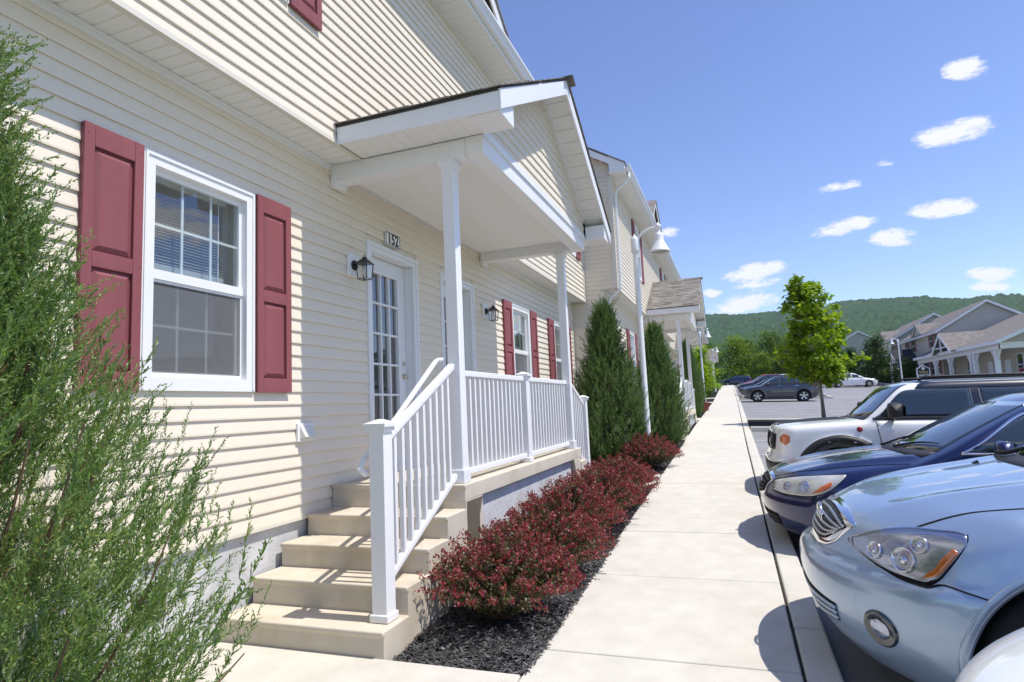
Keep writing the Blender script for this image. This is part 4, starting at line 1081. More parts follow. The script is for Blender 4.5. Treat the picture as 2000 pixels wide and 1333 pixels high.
# ------------------------------------------------------------------ cars: an implicit body, meshed, with panels laid on its skin
def sp(pts):
    x = np.array([p[0] for p in pts], float); y = np.array([p[1] for p in pts], float); n = len(x)
    d = np.diff(y) / np.diff(x); m = np.zeros(n); m[0], m[-1] = d[0], d[-1]
    for i in range(1, n - 1): m[i] = 0 if d[i - 1] * d[i] <= 0 else 2 * d[i - 1] * d[i] / (d[i - 1] + d[i])
    def f(q):
        q = np.clip(q, x[0], x[-1]); i = np.clip(np.searchsorted(x, q) - 1, 0, n - 2); h = x[i + 1] - x[i]; t = (q - x[i]) / h
        return (2 * t ** 3 - 3 * t ** 2 + 1) * y[i] + (t ** 3 - 2 * t ** 2 + t) * h * m[i] + (-2 * t ** 3 + 3 * t ** 2) * y[i + 1] + (t ** 3 - t ** 2) * h * m[i + 1]
    return f
def smax(a, b, k):
    h = np.maximum(k - np.abs(a - b), 0) / k; return np.maximum(a, b) + h * h * k * .25
def smin(a, b, k): return -smax(-a, -b, k)


def surfnets(F, lo, hi, h):
    ax = [np.arange(lo[i], hi[i] + h, h) for i in range(3)]; n = [len(a) for a in ax]
    g = np.stack(np.meshgrid(*ax, indexing='ij'), -1).reshape(-1, 3); val = F(g).reshape(n)
    S = val < 0; cs = [m - 1 for m in n]; acc = np.zeros((*cs, 3)); cnt = np.zeros(cs)
    cor = [(i, j, k) for i in (0, 1) for j in (0, 1) for k in (0, 1)]
    def sub(A, c): return A[c[0]:c[0] + cs[0], c[1]:c[1] + cs[1], c[2]:c[2] + cs[2]]
    for a in cor:
        for d in range(3):
            if a[d]: continue
            b = list(a); b[d] = 1; va, vb = sub(val, a), sub(val, b); m = (va < 0) != (vb < 0)
            t = np.where(m, va / np.where(m, va - vb, 1), 0); p = np.zeros((*cs, 3)); p[...] = a; p[..., d] = t
            acc += p * m[..., None]; cnt += m
    act = cnt > 0; idx = np.full(cs, -1); idx[act] = np.arange(act.sum())
    base = np.stack(np.nonzero(act), 1); P = (base + acc[act] / cnt[act][:, None]) * h + np.array(lo)
    Q = []
    for d in range(3):
        e = [0, 1, 2]; e.remove(d); s0 = [slice(None)] * 3; s1 = [slice(None)] * 3; s0[d] = slice(0, -1); s1[d] = slice(1, None)
        m = S[tuple(s0)] != S[tuple(s1)]; fl = S[tuple(s0)]
        c = np.stack(np.nonzero(m), 1); ok = (c[:, e[0]] > 0) & (c[:, e[1]] > 0) & (c[:, e[0]] < cs[e[0]]) & (c[:, e[1]] < cs[e[1]]); c = c[ok]
        def nb(a, b): q = c.copy(); q[:, e[0]] -= a; q[:, e[1]] -= b; return idx[q[:, 0], q[:, 1], q[:, 2]]
        q = np.stack([nb(0, 0), nb(1, 0), nb(1, 1), nb(0, 1)], 1); fl = fl[tuple(c.T)]
        if d == 1: fl = ~fl
        q[~fl] = q[~fl][:, ::-1]; Q.append(q)
    Q = np.concatenate(Q)[:, ::-1]
    for _ in range(3):
        P = P - stepn(F, P)
    return P, Q
def gradn(F, P, e=.002):
    g = np.stack([(F(P + d) - F(P - d)) / (2 * e) for d in np.eye(3) * e], 1); return g
def stepn(F, P):
    g = gradn(F, P); s = F(P)[:, None] * g / ((g * g).sum(1, keepdims=True) + 1e-6); l = np.linalg.norm(s, axis=1, keepdims=True); return s * np.minimum(1, .02 / (l + 1e-9))


def body_fn(c):
    zt, pw, prof, rprof = sp(c['zt']), sp(c['pw']), sp(c['prof']), sp(c['rprof']); zr, gw = sp(c['roof']), sp(c['gw']); ws, rg = sp(c['ws']), sp(c['rg']); zb = sp(c['zb'])
    L, W = c['L'], c['W'] / 2; crown, cp = c.get('crown', .07), c.get('cp', 2.6); bow, bp = c.get('bow', .45), c.get('bp', 3.); rb = c.get('rbow', .25)
    wx, wz, ar = c['wx'], c['wz'], c['ar']; fl = c.get('flare', .02); zm = c.get('zm', .62); tuck = c.get('tuck', .25); extra = c.get('extra')
    def F(P):
        u, v, z = P[:, 0], np.abs(P[:, 1]), P[:, 2]; q = v / W
        top = z - (zt(u) - crown * q ** cp)
        if extra is not None: top = top - extra(u, v)
        hw = pw(u) - tuck * np.abs(z - zm) ** 2.2 * np.where(z < zm, 1.0, .9)
        f = np.zeros_like(u)
        for x in wx:
            d = np.sqrt((u - x) ** 2 + (z - wz) ** 2); f = np.maximum(f, np.exp(-((d - ar - .015) / .055) ** 2))
        side = v - hw - fl * f * (z > .15)
        front = (prof(z) + bow * q ** bp) - u; back = u - (L - rprof(z) - rb * q ** 3)
        bot = zb(u) - z
        b = smax(top, side, c.get('kts', .09)); b = smax(b, front, c.get('ktf', .07)); b = smax(b, back, .08); b = smax(b, bot, .05)
        bowv = .16 * q ** 2
        g = smax(z - (zr(u) - .05 * q ** 2.5), v - gw(z), .09); g = smax(g, (ws(z) + c.get('wsbow', .2) * q ** 2) - u, c.get('kw', .05)); g = smax(g, u - (rg(z) - .12 * q ** 2), .06); g = smax(g, .7 - z, .02)
        b = smin(b, g, c.get('kg', .03))
        for x in wx:
            d = np.sqrt((u - x) ** 2 + (z - wz) ** 2) - ar; b = smax(b, -smax(d, .52 - v, .02), .018)
        return b
    return F


def project(F, pts, mode, off):
    """drop 2-d points on the skin from outside; returns points moved out along the normal"""
    p = np.asarray(pts, float); n = len(p); base = np.zeros((n, 3)); d = np.zeros(3)
    if mode in ('L', 'R'):
        s = -1 if mode == 'L' else 1; base[:, 0], base[:, 2] = p[:, 0], p[:, 1]; base[:, 1] = s * 1.25; d[1] = -s; R_ = 1.2
    elif mode == 'F': base[:, 1], base[:, 2] = p[:, 0], p[:, 1]; base[:, 0] = -.3; d[0] = 1; R_ = 2.6
    elif mode == 'B': base[:, 1], base[:, 2] = p[:, 0], p[:, 1]; base[:, 0] = 5.4; d[0] = -1; R_ = 2.6
    else: base[:, 0], base[:, 1] = p[:, 0], p[:, 1]; base[:, 2] = 2.2; d[2] = -1; R_ = 2.
    ts = np.linspace(0, R_, 70); vals = (F((base[None] + d * ts[:, None, None]).reshape(-1, 3)) < 0).reshape(70, n)
    hit = np.argmax(vals, 0); ok = vals.any(0); hi = ts[hit]; lo = ts[np.maximum(hit - 1, 0)]
    for _ in range(12):
        m = (lo + hi) / 2; ins = F(base + d * m[:, None]) < 0; hi = np.where(ins, m, hi); lo = np.where(ins, lo, m)
    P = base + d * hi[:, None]
    if not ok.all() and ok.any():
        for i in np.nonzero(~ok)[0]: P[i] = P[np.nonzero(ok)[0][np.argmin(np.abs(np.nonzero(ok)[0] - i))]]
    g = gradn(F, P); g /= np.linalg.norm(g, axis=1, keepdims=True) + 1e-9
    return P + g * off, g


def curve(pts, n):
    pts = np.asarray(pts, float); s = np.concatenate([[0], np.cumsum(np.linalg.norm(np.diff(pts, axis=0), axis=1))]); t = np.linspace(0, s[-1], n)
    if len(pts) > 2:
        return np.stack([sp(list(zip(s, pts[:, k])))(t) for k in (0, 1)], 1)
    return np.stack([np.interp(t, s, pts[:, k]) for k in (0, 1)], 1)


def patch(F, mode, lowc, upc, off=.004, n=28, m=10, skirt=.03):
    A, B = curve(lowc, n), curve(upc, n); T = np.linspace(0, 1, m)[:, None, None]; G2 = (A[None] * (1 - T) + B[None] * T).reshape(-1, 2)
    P, g = project(F, G2, mode, off); V = P.reshape(m, n, 3); N_ = g.reshape(m, n, 3)
    fs = [(j * n + i, j * n + i + 1, (j + 1) * n + i + 1, (j + 1) * n + i) for j in range(m - 1) for i in range(n - 1)]
    vs = list(map(tuple, P))
    ring = [(0, i) for i in range(n)] + [(j, n - 1) for j in range(1, m)] + [(m - 1, i) for i in range(n - 2, -1, -1)] + [(j, 0) for j in range(m - 2, 0, -1)]
    o = len(vs); vs += [tuple(V[j, i] - N_[j, i] * skirt) for j, i in ring]; k = len(ring)
    for a in range(k):
        b = (a + 1) % k; ja, ia = ring[a]; jb, ib = ring[b]; fs.append((ja * n + ia, jb * n + ib, o + b, o + a))
    mb = MB(); mb.add(vs, fs); return mb


def strip(F, mode, pts, w, off=.002, n=40, skirt=.004):
    c = curve(pts, n); t = np.gradient(c, axis=0); t /= np.linalg.norm(t, axis=1, keepdims=True) + 1e-9; nn = np.stack([-t[:, 1], t[:, 0]], 1) * w / 2
    return patch(F, mode, c - nn, c + nn, off, n, 2, skirt)


def paint(name, col, metal=.0, rough=.35, coat=1.0):
    m = pm(name, col, rough, .5, metal, coat=coat); return m
CGLASS = pm('car_glass', (.022, .035, .045), .03, .8, 0, coat=.6)
CHROME = pm('chrome', (.75, .76, .78), .12, .5, 1.)
RUBBER = pm('rubber', (.018, .018, .019), .75, .3, var=.2, vs=20)
PLAST = pm('black_plastic', (.022, .022, .024), .55, .4)
SILVER = pm('rim_silver', (.55, .56, .58), .3, .5, .9)
AMBER = pm('amber_lens', (.55, .12, .012), .15, .6, coat=.8)
REDL = pm('red_lens', (.30, .012, .015), .15, .6, coat=.8)
REFL = pm('reflector', (.42, .46, .58), .2, .5, .9, bump=.25, bs=14)
CLEAR = glassmat('clear_lens', (.93, .95, .96), 1.5, .02, 1.)
HAZED = pm('hazed_lens', (.55, .55, .50), .25, .5, .25, coat=.7, var=.25, vs=7)
SEAM = pm('panel_gap', (.006, .006, .007), .8, .2)
_wh = {}
def wheel(car, u, v, z, r, side, w=.22, spokes=5):
    k = (round(r, 3), side, spokes)
    if k not in _wh:
        b = MB(); s = side; b.lathe([(r * .66, -w / 2), (r * .9, -w / 2), (r * .985, -w / 2 + .03), (r, -w / 2 + .06), (r, w / 2 - .06), (r * .985, w / 2 - .03), (r * .9, w / 2), (r * .66, w / 2)], 40, (0, 0, 0), 'y', True); t = b.mesh('tyre', RUBBER, True)
        b = MB(); f = s * w / 2
        b.lathe([(r * .67, f), (r * .64, f - s * .012), (r * .6, f - s * .05), (r * .6, -f), (r * .67, -f)], 40, (0, 0, 0), 'y'); b.lathe([(0.001, f - s * .012), (r * .1, f - s * .012), (r * .14, f - s * .03), (r * .14, f - s * .08)], 20, (0, 0, 0), 'y')
        for q in range(spokes):
            a = 2 * math.pi * q / spokes + .3
            for da in (-.16, .16):
                p0 = (r * .12 * math.cos(a), r * .12 * math.sin(a)); p1 = (r * .64 * math.cos(a + da), r * .64 * math.sin(a + da)); nx, nz = -math.sin(a + da), math.cos(a + da); wd = .022
                b.add([(p0[0] + nx * wd, f - s * .02, p0[1] + nz * wd), (p0[0] - nx * wd, f - s * .02, p0[1] - nz * wd), (p1[0] - nx * wd, f - s * .015, p1[1] - nz * wd), (p1[0] + nx * wd, f - s * .015, p1[1] + nz * wd),
                       (p0[0] + nx * wd, f - s * .07, p0[1] + nz * wd), (p0[0] - nx * wd, f - s * .07, p0[1] - nz * wd), (p1[0] - nx * wd, f - s * .06, p1[1] - nz * wd), (p1[0] + nx * wd, f - s * .06, p1[1] + nz * wd)], [(0, 1, 2, 3), (0, 3, 7, 4), (1, 5, 6, 2), (0, 4, 5, 1), (3, 2, 6, 7)])
        rim = b.mesh('rim', SILVER)
        b = MB(); b.lathe([(.001, -f * .3), (r * .58, -f * .3), (r * .58, -f * .5)], 24, (0, 0, 0), 'y'); br = b.mesh('brake_disc', PLAST); _wh[k] = (t, rim, br)
    wo = bpy.data.objects.new('wheel', None); COL.objects.link(wo); wo.parent = car; wo.location = (u, v, z)
    obj('tyre', _wh[k][0], wo); obj('rim', _wh[k][1], wo); obj('brake_disc', _wh[k][2], wo)


def mirror_part(car, u, v, z, s, mat, k=1., pw_=.7):
    b = MB(); n, m = 14, 9; vs = []
    for j in range(m):
        t = -1 + 2 * j / (m - 1); e = math.sqrt(max(0, 1 - abs(t) ** 3.2))
        for i in range(n):
            a = 2 * math.pi * i / n; ca, sa = math.cos(a), math.sin(a)
            vs.append((.07 * k * e * math.copysign(abs(ca) ** pw_, ca) + .015 * t, t * .125 * k, .082 * k * e * math.copysign(abs(sa) ** pw_, sa) * (1 - .12 * t * s)))
    fs = [(j * n + i, j * n + (i + 1) % n, (j + 1) * n + (i + 1) % n, (j + 1) * n + i) for j in range(m - 1) for i in range(n)]
    b.add(vs, fs); o = b.build('mirror', mat, car, (u, v, z), smooth=True)
    b = MB(); b.tube([(.0, -s * .05, -.05 * k), (-.01, -s * .14, -.09 * k)], [.03, .035], 8); b.build('mirror_arm', PLAST, o, smooth=True)
    b = MB(); b.add([(.072 * k, -.1 * k, -.06 * k), (.072 * k, .1 * k, -.06 * k), (.072 * k, .1 * k, .06 * k), (.072 * k, -.1 * k, .06 * k)], [(0, 1, 2, 3)]); b.build('mirror_glass', CHROME, o)


def start_car(name, label, c, mat, h, group=None):
    car = thing(name, label, 'car', group=group); F = body_fn(c)
    P, Q = surfnets(F, (-.15, -c['W'] / 2 - .12, .05), (c['L'] + .12, c['W'] / 2 + .12, c['H'] + .08), h)
    obj('body', npmesh('body', P, Q, mat, True), car)
    for x in c['wx']:
        for s in (-1, 1): wheel(car, x, s * (c['W'] / 2 - .125), c['tr'], c['tr'], s, spokes=c.get('spokes', 5))
    b = MB(); b.box(.5, c['L'] - .5, -.6, .6, .17, .5); b.build('underbody', PLAST, car)
    return car, F


def both(F, car, name, mat, low, up, off=.004, n=20, m=6, sides='LR', parent=None):
    out = []
    for s in sides: out.append(patch(F, s, low, up, off, n, m).build(name, mat, parent or car, smooth=True))
    return out


def place(car, x, y, flip=False):
    car.location = (x, y, LOT(x + (.9 if not flip else -.9), y)); th = math.atan(.03)
    car.rotation_euler = (0, th, 0) if not flip else (0, -th, math.pi)
    return car


# --- light blue crossover, the closest one seen whole at the front
RX = dict(L=4.73, W=1.86, H=1.68, zt=[(-.2, .78), (.1, .835), (.3, .905), (.6, .985), (.9, 1.045), (1.25, 1.10), (2, 1.12), (3.5, 1.14), (4.5, 1.1), (4.8, 1.0)],
          pw=[(-.1, .84), (.3, .885), (.9, .925), (2, .925), (3.6, .925), (4.4, .88), (4.8, .8)], prof=[(.1, .3), (.22, .17), (.32, .085), (.42, .035), (.52, .005), (.6, .0), (.645, .02), (.68, .075), (.74, .1), (.82, .14), (.9, .24), (1.1, .5)], rprof=[(.2, .2), (.5, .02), (.9, .06), (1.2, .2), (1.6, .3)],
          roof=[(1., 1.2), (1.9, 1.6), (2.4, 1.67), (3.4, 1.65), (4.3, 1.55), (4.8, 1.5)], gw=[(.9, .88), (1.1, .86), (1.4, .73), (1.66, .58)], ws=[(.9, .75), (1.08, 1.12), (1.3, 1.5), (1.6, 2.03), (1.7, 2.3)], rg=[(.9, 4.7), (1.1, 4.6), (1.6, 4.15), (1.7, 4.0)], zb=[(-.1, .26), (.3, .2), (.9, .17), (4, .2), (4.8, .35)],
          wx=(.93, 3.645), wz=.36, ar=.40, tr=.355, bow=.52, bp=2.7, crown=.085, cp=2.4, flare=.022, kts=.13, ktf=.085, extra=lambda u, v: .02 * np.exp(-((v - .42 - .12 * u) / .1) ** 2) * np.clip((u - .1) / .5, 0, 1))
RXP = paint('paint_ice_blue', (.315, .42, .575), .5, .33)
car, F = start_car('crossover_car', 'light blue crossover parked nose to the kerb, chrome grille and big headlights', RX, RXP, .024, 'cars parked along the kerb')
rx = car


def hl_rx(s):
    lowc = [(.30, .745), (.42, .69), (.58, .672), (.70, .70), (.80, .78)]; upc = [(.30, .765), (.42, .835), (.56, .895), (.70, .93), (.845, .945)]
    # worked out on the front corner, seen from the side: (u, z)
    low = [(.195, .745), (.25, .705), (.33, .674), (.41, .668), (.455, .69), (.49, .735), (.565, .838)]; up = [(.195, .765), (.25, .80), (.33, .835), (.41, .855), (.48, .862), (.54, .866), (.575, .864)]
    return low, up
for s, sg in (('L', -1), ('R', 1)):
    low, up = hl_rx(sg)
    g = patch(F, s, [(a, b - .01) for a, b in low[:-1]] + [(.574, .852)], [(a, b + .008) for a, b in up[:-1]] + [(.58, .870)], .003, 34, 8).build('headlight', SEAM, car, smooth=True)
    patch(F, s, low, up, .006, 34, 10).build('reflector', REFL, g, smooth=True)
    amb = patch(F, s, [(.405, .676), (.455, .698), (.492, .744), (.535, .80)], [(.43, .706), (.455, .73), (.475, .762), (.522, .815)], .0085, 14, 4).build('indicator', AMBER, g, smooth=True)
    for (u_, z_, r_) in ((.27, .745, .038), (.36, .735, .052), (.42, .805, .036)):
        ang = np.linspace(0, 2 * np.pi, 19)[:-1]; P0, g0 = project(F, [(u_, z_)], s, .0); nn = Vector(g0[0]); rot = nn.to_track_quat('Z', 'Y').to_matrix().to_4x4()
        b = MB(); b.lathe([(r_, .002), (r_, .012), (r_ * .92, .013), (r_ * .86, .005), (r_ * .45, -.02), (r_ * .42, .0), (r_ * .3, .012), (.001, .016)], 24)
        lo = b.build('bowl', CHROME, g, smooth=True); lo.matrix_local = Matrix.Translation(Vector(P0[0]) + nn * .006) @ rot
    patch(F, s, low, up, .024, 34, 10, .02).build('lens', CLEAR, g, smooth=True)
# grille between the headlights: chrome surround, dark core, bright bars
gl = [(-.34, .745), (-.25, .705), (-.13, .692), (0, .69), (.13, .692), (.25, .705), (.34, .745)]; gu = [(-.42, .81), (-.29, .838), (-.15, .852), (0, .856), (.15, .852), (.29, .838), (.42, .81)]
gr = patch(F, 'F', [(a * 1.07, b - .016) for a, b in gl], [(a * 1.06, b + .016) for a, b in gu], .006, 40, 8).build('grille', CHROME, car, smooth=True)
patch(F, 'F', [(a * .96, b + .012) for a, b in gl], [(a * .96, b - .008) for a, b in gu], .011, 40, 8).build('grille_core', SEAM, gr, smooth=True)
for k in range(5):
    t = (k + .7) / 5.4; pts = [(gl[i][0] * .95 * (1 - t) + gu[i][0] * .95 * t, (gl[i][1] + .012) * (1 - t) + (gu[i][1] - .008) * t) for i in range(7)]
    strip(F, 'F', pts, (.008), .014, 36, .008).build('grille_bar', SILVER, gr, smooth=True)
for k in range(21):
    x = -.32 + .032 * k; zl = float(np.interp(x, [p[0] for p in gl], [p[1] for p in gl])) + .016; zu = float(np.interp(x, [p[0] for p in gu], [p[1] for p in gu])) - .014
    strip(F, 'F', [(x, zl), (x * 1.06, zu)], .0035, .0125, 6, .003).build('grille_bar', SILVER, gr)
P0, g0 = project(F, [(0, .79)], 'F', .02); b = MB(); ring = []
for k in range(33): a = 2 * math.pi * k / 32; ring.append((0, .075 * math.cos(a), .054 * math.sin(a)))
b.tube(ring, .008, 8, False); b.tube([(0, .025, .045), (0, -.005, .0), (0, -.03, -.032), (0, .03, -.032)], .007, 6)
b.build('emblem', CHROME, gr, tuple(P0[0]), smooth=True)
low = [(-.44, .375), (-.2, .345), (0, .34), (.2, .345), (.44, .375)]; up = [(-.47, .46), (-.2, .475), (0, .478), (.2, .475), (.47, .46)]
lg = patch(F, 'F', low, up, .004, 30, 6).build('lower_grille', SEAM, car, smooth=True)
for t in (.2, .5, .8): strip(F, 'F', [(a * (1 - t) + c_ * t, b_ * (1 - t) + d_ * t) for (a, b_), (c_, d_) in zip(low, up)], .016, .012, 30, .01).build('slat', RXP, lg, smooth=True)
for sg in (-1, 1):
    P0, g0 = project(F, [(sg * .68, .43)], 'F', .0); nn = Vector(g0[0]); rot = nn.to_track_quat('Z', 'Y').to_matrix().to_4x4()
    b = MB(); b.lathe([(.082, -.01), (.08, .006), (.07, .011), (.062, .006), (.03, .004), (.001, .003)], 28); fo = b.build('fog_lamp', CGLASS, car, smooth=True); fo.matrix_local = Matrix.Translation(Vector(P0[0])) @ rot
    b = MB(); b.lathe([(.045, .007), (.03, .014), (.001, .017)], 24); b.build('lens', REFL, fo, smooth=True)
patch(F, 'F', [(-.14, .51), (.14, .51)], [(-.14, .515), (.14, .515)], .002, 8, 2)
# seams: bumper to wing, bonnet shut lines
for s in 'LR':
    strip(F, s, [(.26, .69), (.34, .661), (.41, .655), (.47, .672), (.54, .66), (.62, .645), (.70, .635)], .0055, .0025).build('panel_gap', SEAM, car)
    strip(F, s, [(1.36, .3), (1.40, .6), (1.42, .9), (1.45, 1.06)], .006, .0025).build('panel_gap', SEAM, car)
    strip(F, s, [(2.45, .3), (2.47, .7), (2.5, 1.06)], .006, .0025).build('panel_gap', SEAM, car)
    patch(F, s, [(1.52, 1.135), (2.0, 1.135), (2.42, 1.14)], [(1.60, 1.165), (2.02, 1.50), (2.42, 1.56)], .003, 20, 8).build('side_window', CGLASS, car, smooth=True)
    patch(F, s, [(2.52, 1.14), (3.0, 1.145), (3.45, 1.15)], [(2.52, 1.565), (3.0, 1.565), (3.4, 1.54)], .003, 20, 8).build('side_window', CGLASS, car, smooth=True)
    patch(F, s, [(3.52, 1.15), (3.8, 1.17), (4.1, 1.25)], [(3.5, 1.53), (3.8, 1.5), (4.1, 1.4)], .003, 16, 6).build('side_window', CGLASS, car, smooth=True)
    patch(F, s, [(1.32, .28), (2.4, .28)], [(1.32, .19), (2.4, .19)], .003, 10, 3).build('sill_trim', PLAST, car, smooth=True)
for s in 'LR':
    ang = np.linspace(-.25, math.pi + .25, 11)
    for x in RX['wx']: patch(F, s, [(x - .403 * math.cos(a), .36 + .403 * math.sin(a)) for a in ang], [(x - .44 * math.cos(a), .36 + .44 * math.sin(a)) for a in ang], .005, 60, 4, .03).build('arch_lip', RXP, car, smooth=True)
for sg in (-1, 1):
    strip(F, 'T', [(.36, sg * .655), (.42, sg * .675), (.7, sg * .735), (1.02, sg * .80), (1.14, sg * .80)], .007, .0025, 60).build('panel_gap', SEAM, car)


def screens(F, car, wl, wu, hw0, hw1, base=.0, cowl=True):
    w = patch(F, 'T', [(wl + .0 + .2 * (t / hw0) ** 2 * (hw0 / .92) ** 2, t) for t in np.linspace(-hw0, hw0, 9)], [(wu + .2 * (t / hw1) ** 2 * (hw1 / .92) ** 2, t) for t in np.linspace(-hw1, hw1, 9)], .003, 30, 10).build('windscreen', CGLASS, car, smooth=True)
    if cowl: patch(F, 'T', [(wl - .1 + .2 * (t / .92) ** 2, t) for t in np.linspace(-hw0 * .97, hw0 * .97, 9)], [(wl - .005 + .2 * (t / .92) ** 2, t) for t in np.linspace(-hw0 * .99, hw0 * .99, 9)], .004, 30, 3).build('cowl', PLAST, car, smooth=True)
    return w
screens(F, car, 1.16, 1.97, .72, .53)
for (a, c_) in (((1.13, -.1), (1.35, -.62)), ((1.13, .5), (1.33, .02))):
    Pp, _ = project(F, curve([a, ((a[0] + c_[0]) / 2 + .03, (a[1] + c_[1]) / 2), c_], 10), 'T', .022); MB().tube([tuple(p) for p in Pp], [.013, .012, .011, .01, .009, .008, .008, .007, .006, .005], 6).build('wiper', PLAST, car, smooth=True)
for sg in (-1, 1):
    Pp, _ = project(F, [(.98, sg * .36)], 'T', .006); MB().prism([(-.018, -.006), (.02, -.006), (.012, .012)], 'y', -.012, .012).build('washer_jet', PLAST, car, tuple(Pp[0]))
    mirror_part(car, 1.72, sg * 1.0, 1.16, sg, RXP, 1.)
    patch(F, 'B', [(sg * .5, .85), (sg * .84, .83)], [(sg * .5, 1.08), (sg * .82, 1.05)], .004, 10, 5).build('tail_lamp', REDL, car, smooth=True)
place(car, .275, 4.06); car.scale = (1.03, 1.03, 1.07)

# --- dark blue saloon
AC = dict(L=4.9, W=1.84, H=1.47, zt=[(-.2, .64), (.08, .70), (.3, .775), (.7, .865), (1.1, .925), (1.4, .955), (2.5, .97), (3.8, 1.0), (4.6, 1.03), (4.9, .98)], pw=[(-.1, .82), (.3, .86), (.9, .91), (2, .92), (3.8, .915), (4.6, .87), (4.95, .8)],
          prof=[(.1, .26), (.2, .13), (.3, .06), (.42, .015), (.5, .0), (.58, .02), (.66, .06), (.74, .13), (.9, .4)], rprof=[(.2, .2), (.5, .0), (.9, .04), (1.05, .08)], roof=[(1., 1.0), (1.9, 1.36), (2.4, 1.45), (3.0, 1.46), (3.6, 1.38), (4.4, 1.1)], gw=[(.8, .87), (.97, .85), (1.25, .70), (1.46, .56)],
          ws=[(.8, .9), (.93, 1.18), (1.15, 1.6), (1.38, 2.08), (1.5, 2.4)], rg=[(.8, 4.6), (1.0, 4.3), (1.38, 3.5), (1.5, 3.1)], zb=[(-.1, .25), (.3, .19), (.9, .17), (4, .18), (4.9, .33)], wx=(.94, 3.74), wz=.325, ar=.365, tr=.325, bow=.42, bp=2.6, crown=.10, cp=2.3, flare=.015, kts=.13, ktf=.07, zm=.58, extra=lambda u, v: .028 * np.exp(-((v - .5 - .1 * u) / .09) ** 2) * np.clip((u - .1) / .5, 0, 1) * np.clip((1.5 - u) / .3, 0, 1))
ACP = paint('paint_navy', (.004, .010, .07), .45, .28)
car, F = start_car('saloon_car', 'dark blue saloon between the light blue crossover and the white off-road car', AC, ACP, .026, 'cars parked along the kerb')
ac = car


def saloon_front(F, car, lens, pnt):
    gu = [(-.36, .665), (-.18, .69), (0, .695), (.18, .69), (.36, .665)]; gl = [(-.28, .54), (-.14, .515), (0, .51), (.14, .515), (.28, .54)]
    gr = patch(F, 'F', [(a * 1.1, b - .018) for a, b in gl], [(a * 1.08, b + .014) for a, b in gu], .005, 30, 6).build('grille', CHROME, car, smooth=True)
    patch(F, 'F', gl, [(a * .97, b - .012) for a, b in gu], .010, 30, 6).build('grille_core', SEAM, gr, smooth=True)
    for t in (.2, .42, .64, .85): strip(F, 'F', [(gl[i][0] * .97 * (1 - t) + gu[i][0] * .93 * t, gl[i][1] * (1 - t) + (gu[i][1] - .012) * t) for i in range(5)], .012, .017, 24, .01).build('grille_bar', PLAST, gr, smooth=True)
    low = [(-.5, .27), (-.2, .25), (0, .247), (.2, .25), (.5, .27)]; up = [(-.52, .37), (-.2, .378), (0, .38), (.2, .378), (.52, .37)]
    lg = patch(F, 'F', low, up, .004, 24, 5).build('lower_grille', SEAM, car, smooth=True)
    for t in (.3, .65): strip(F, 'F', [(a * (1 - t) + c_ * t, b_ * (1 - t) + d_ * t) for (a, b_), (c_, d_) in zip(low, up)], .014, .01, 24, .008).build('slat', PLAST, lg)
    for s in 'LR':
        low = [(.10, .585), (.2, .572), (.34, .578), (.44, .60), (.54, .65), (.65, .745)]; up = [(.115, .655), (.2, .69), (.32, .722), (.44, .743), (.54, .755), (.665, .765)]
        g = patch(F, s, [(a, b - .008) for a, b in low], [(a, b + .006) for a, b in up], .002, 30, 8).build('headlight', SEAM, car, smooth=True)
        patch(F, s, low, up, .006, 30, 8).build('lens', lens, g, smooth=True)
        patch(F, s, [(.39, .60), (.47, .626), (.535, .662)], [(.45, .655), (.50, .685), (.555, .71)], .009, 12, 4).build('indicator', AMBER, g, smooth=True)
        for (u_, z_, r_) in ((.21, .635, .042), (.335, .652, .052)):
            P0, g0 = project(F, [(u_, z_)], s, .008); nn = Vector(g0[0]); b = MB(); b.lathe([(r_, 0), (r_ * .9, .006), (r_ * .5, .004), (r_ * .3, .012), (.001, .016)], 20); lo = b.build('bowl', REFL, g, smooth=True); lo.matrix_local = Matrix.Translation(Vector(P0[0])) @ nn.to_track_quat('Z', 'Y').to_matrix().to_4x4()
        strip(F, s, [(.1, .57), (.22, .555), (.4, .56), (.56, .6), (.62, .58)], .006, .0025).build('panel_gap', SEAM, car)
        strip(F, s, [(1.36, .28), (1.40, .6), (1.38, .88)], .006, .0025).build('panel_gap', SEAM, car)
        strip(F, s, [(2.45, .28), (2.5, .6), (2.52, .92)], .006, .0025).build('panel_gap', SEAM, car)
    for sg in (-1, 1):
        strip(F, 'T', [(.14, sg * .36), (.26, sg * .52), (.5, sg * .64), (.8, sg * .70), (1.15, sg * .78)], .006, .0025, 50).build('panel_gap', SEAM, car)
    strip(F, 'T', [(.14, -.36), (.10, -.18), (.095, 0), (.10, .18), (.14, .36)], .006, .0025, 30).build('panel_gap', SEAM, car)
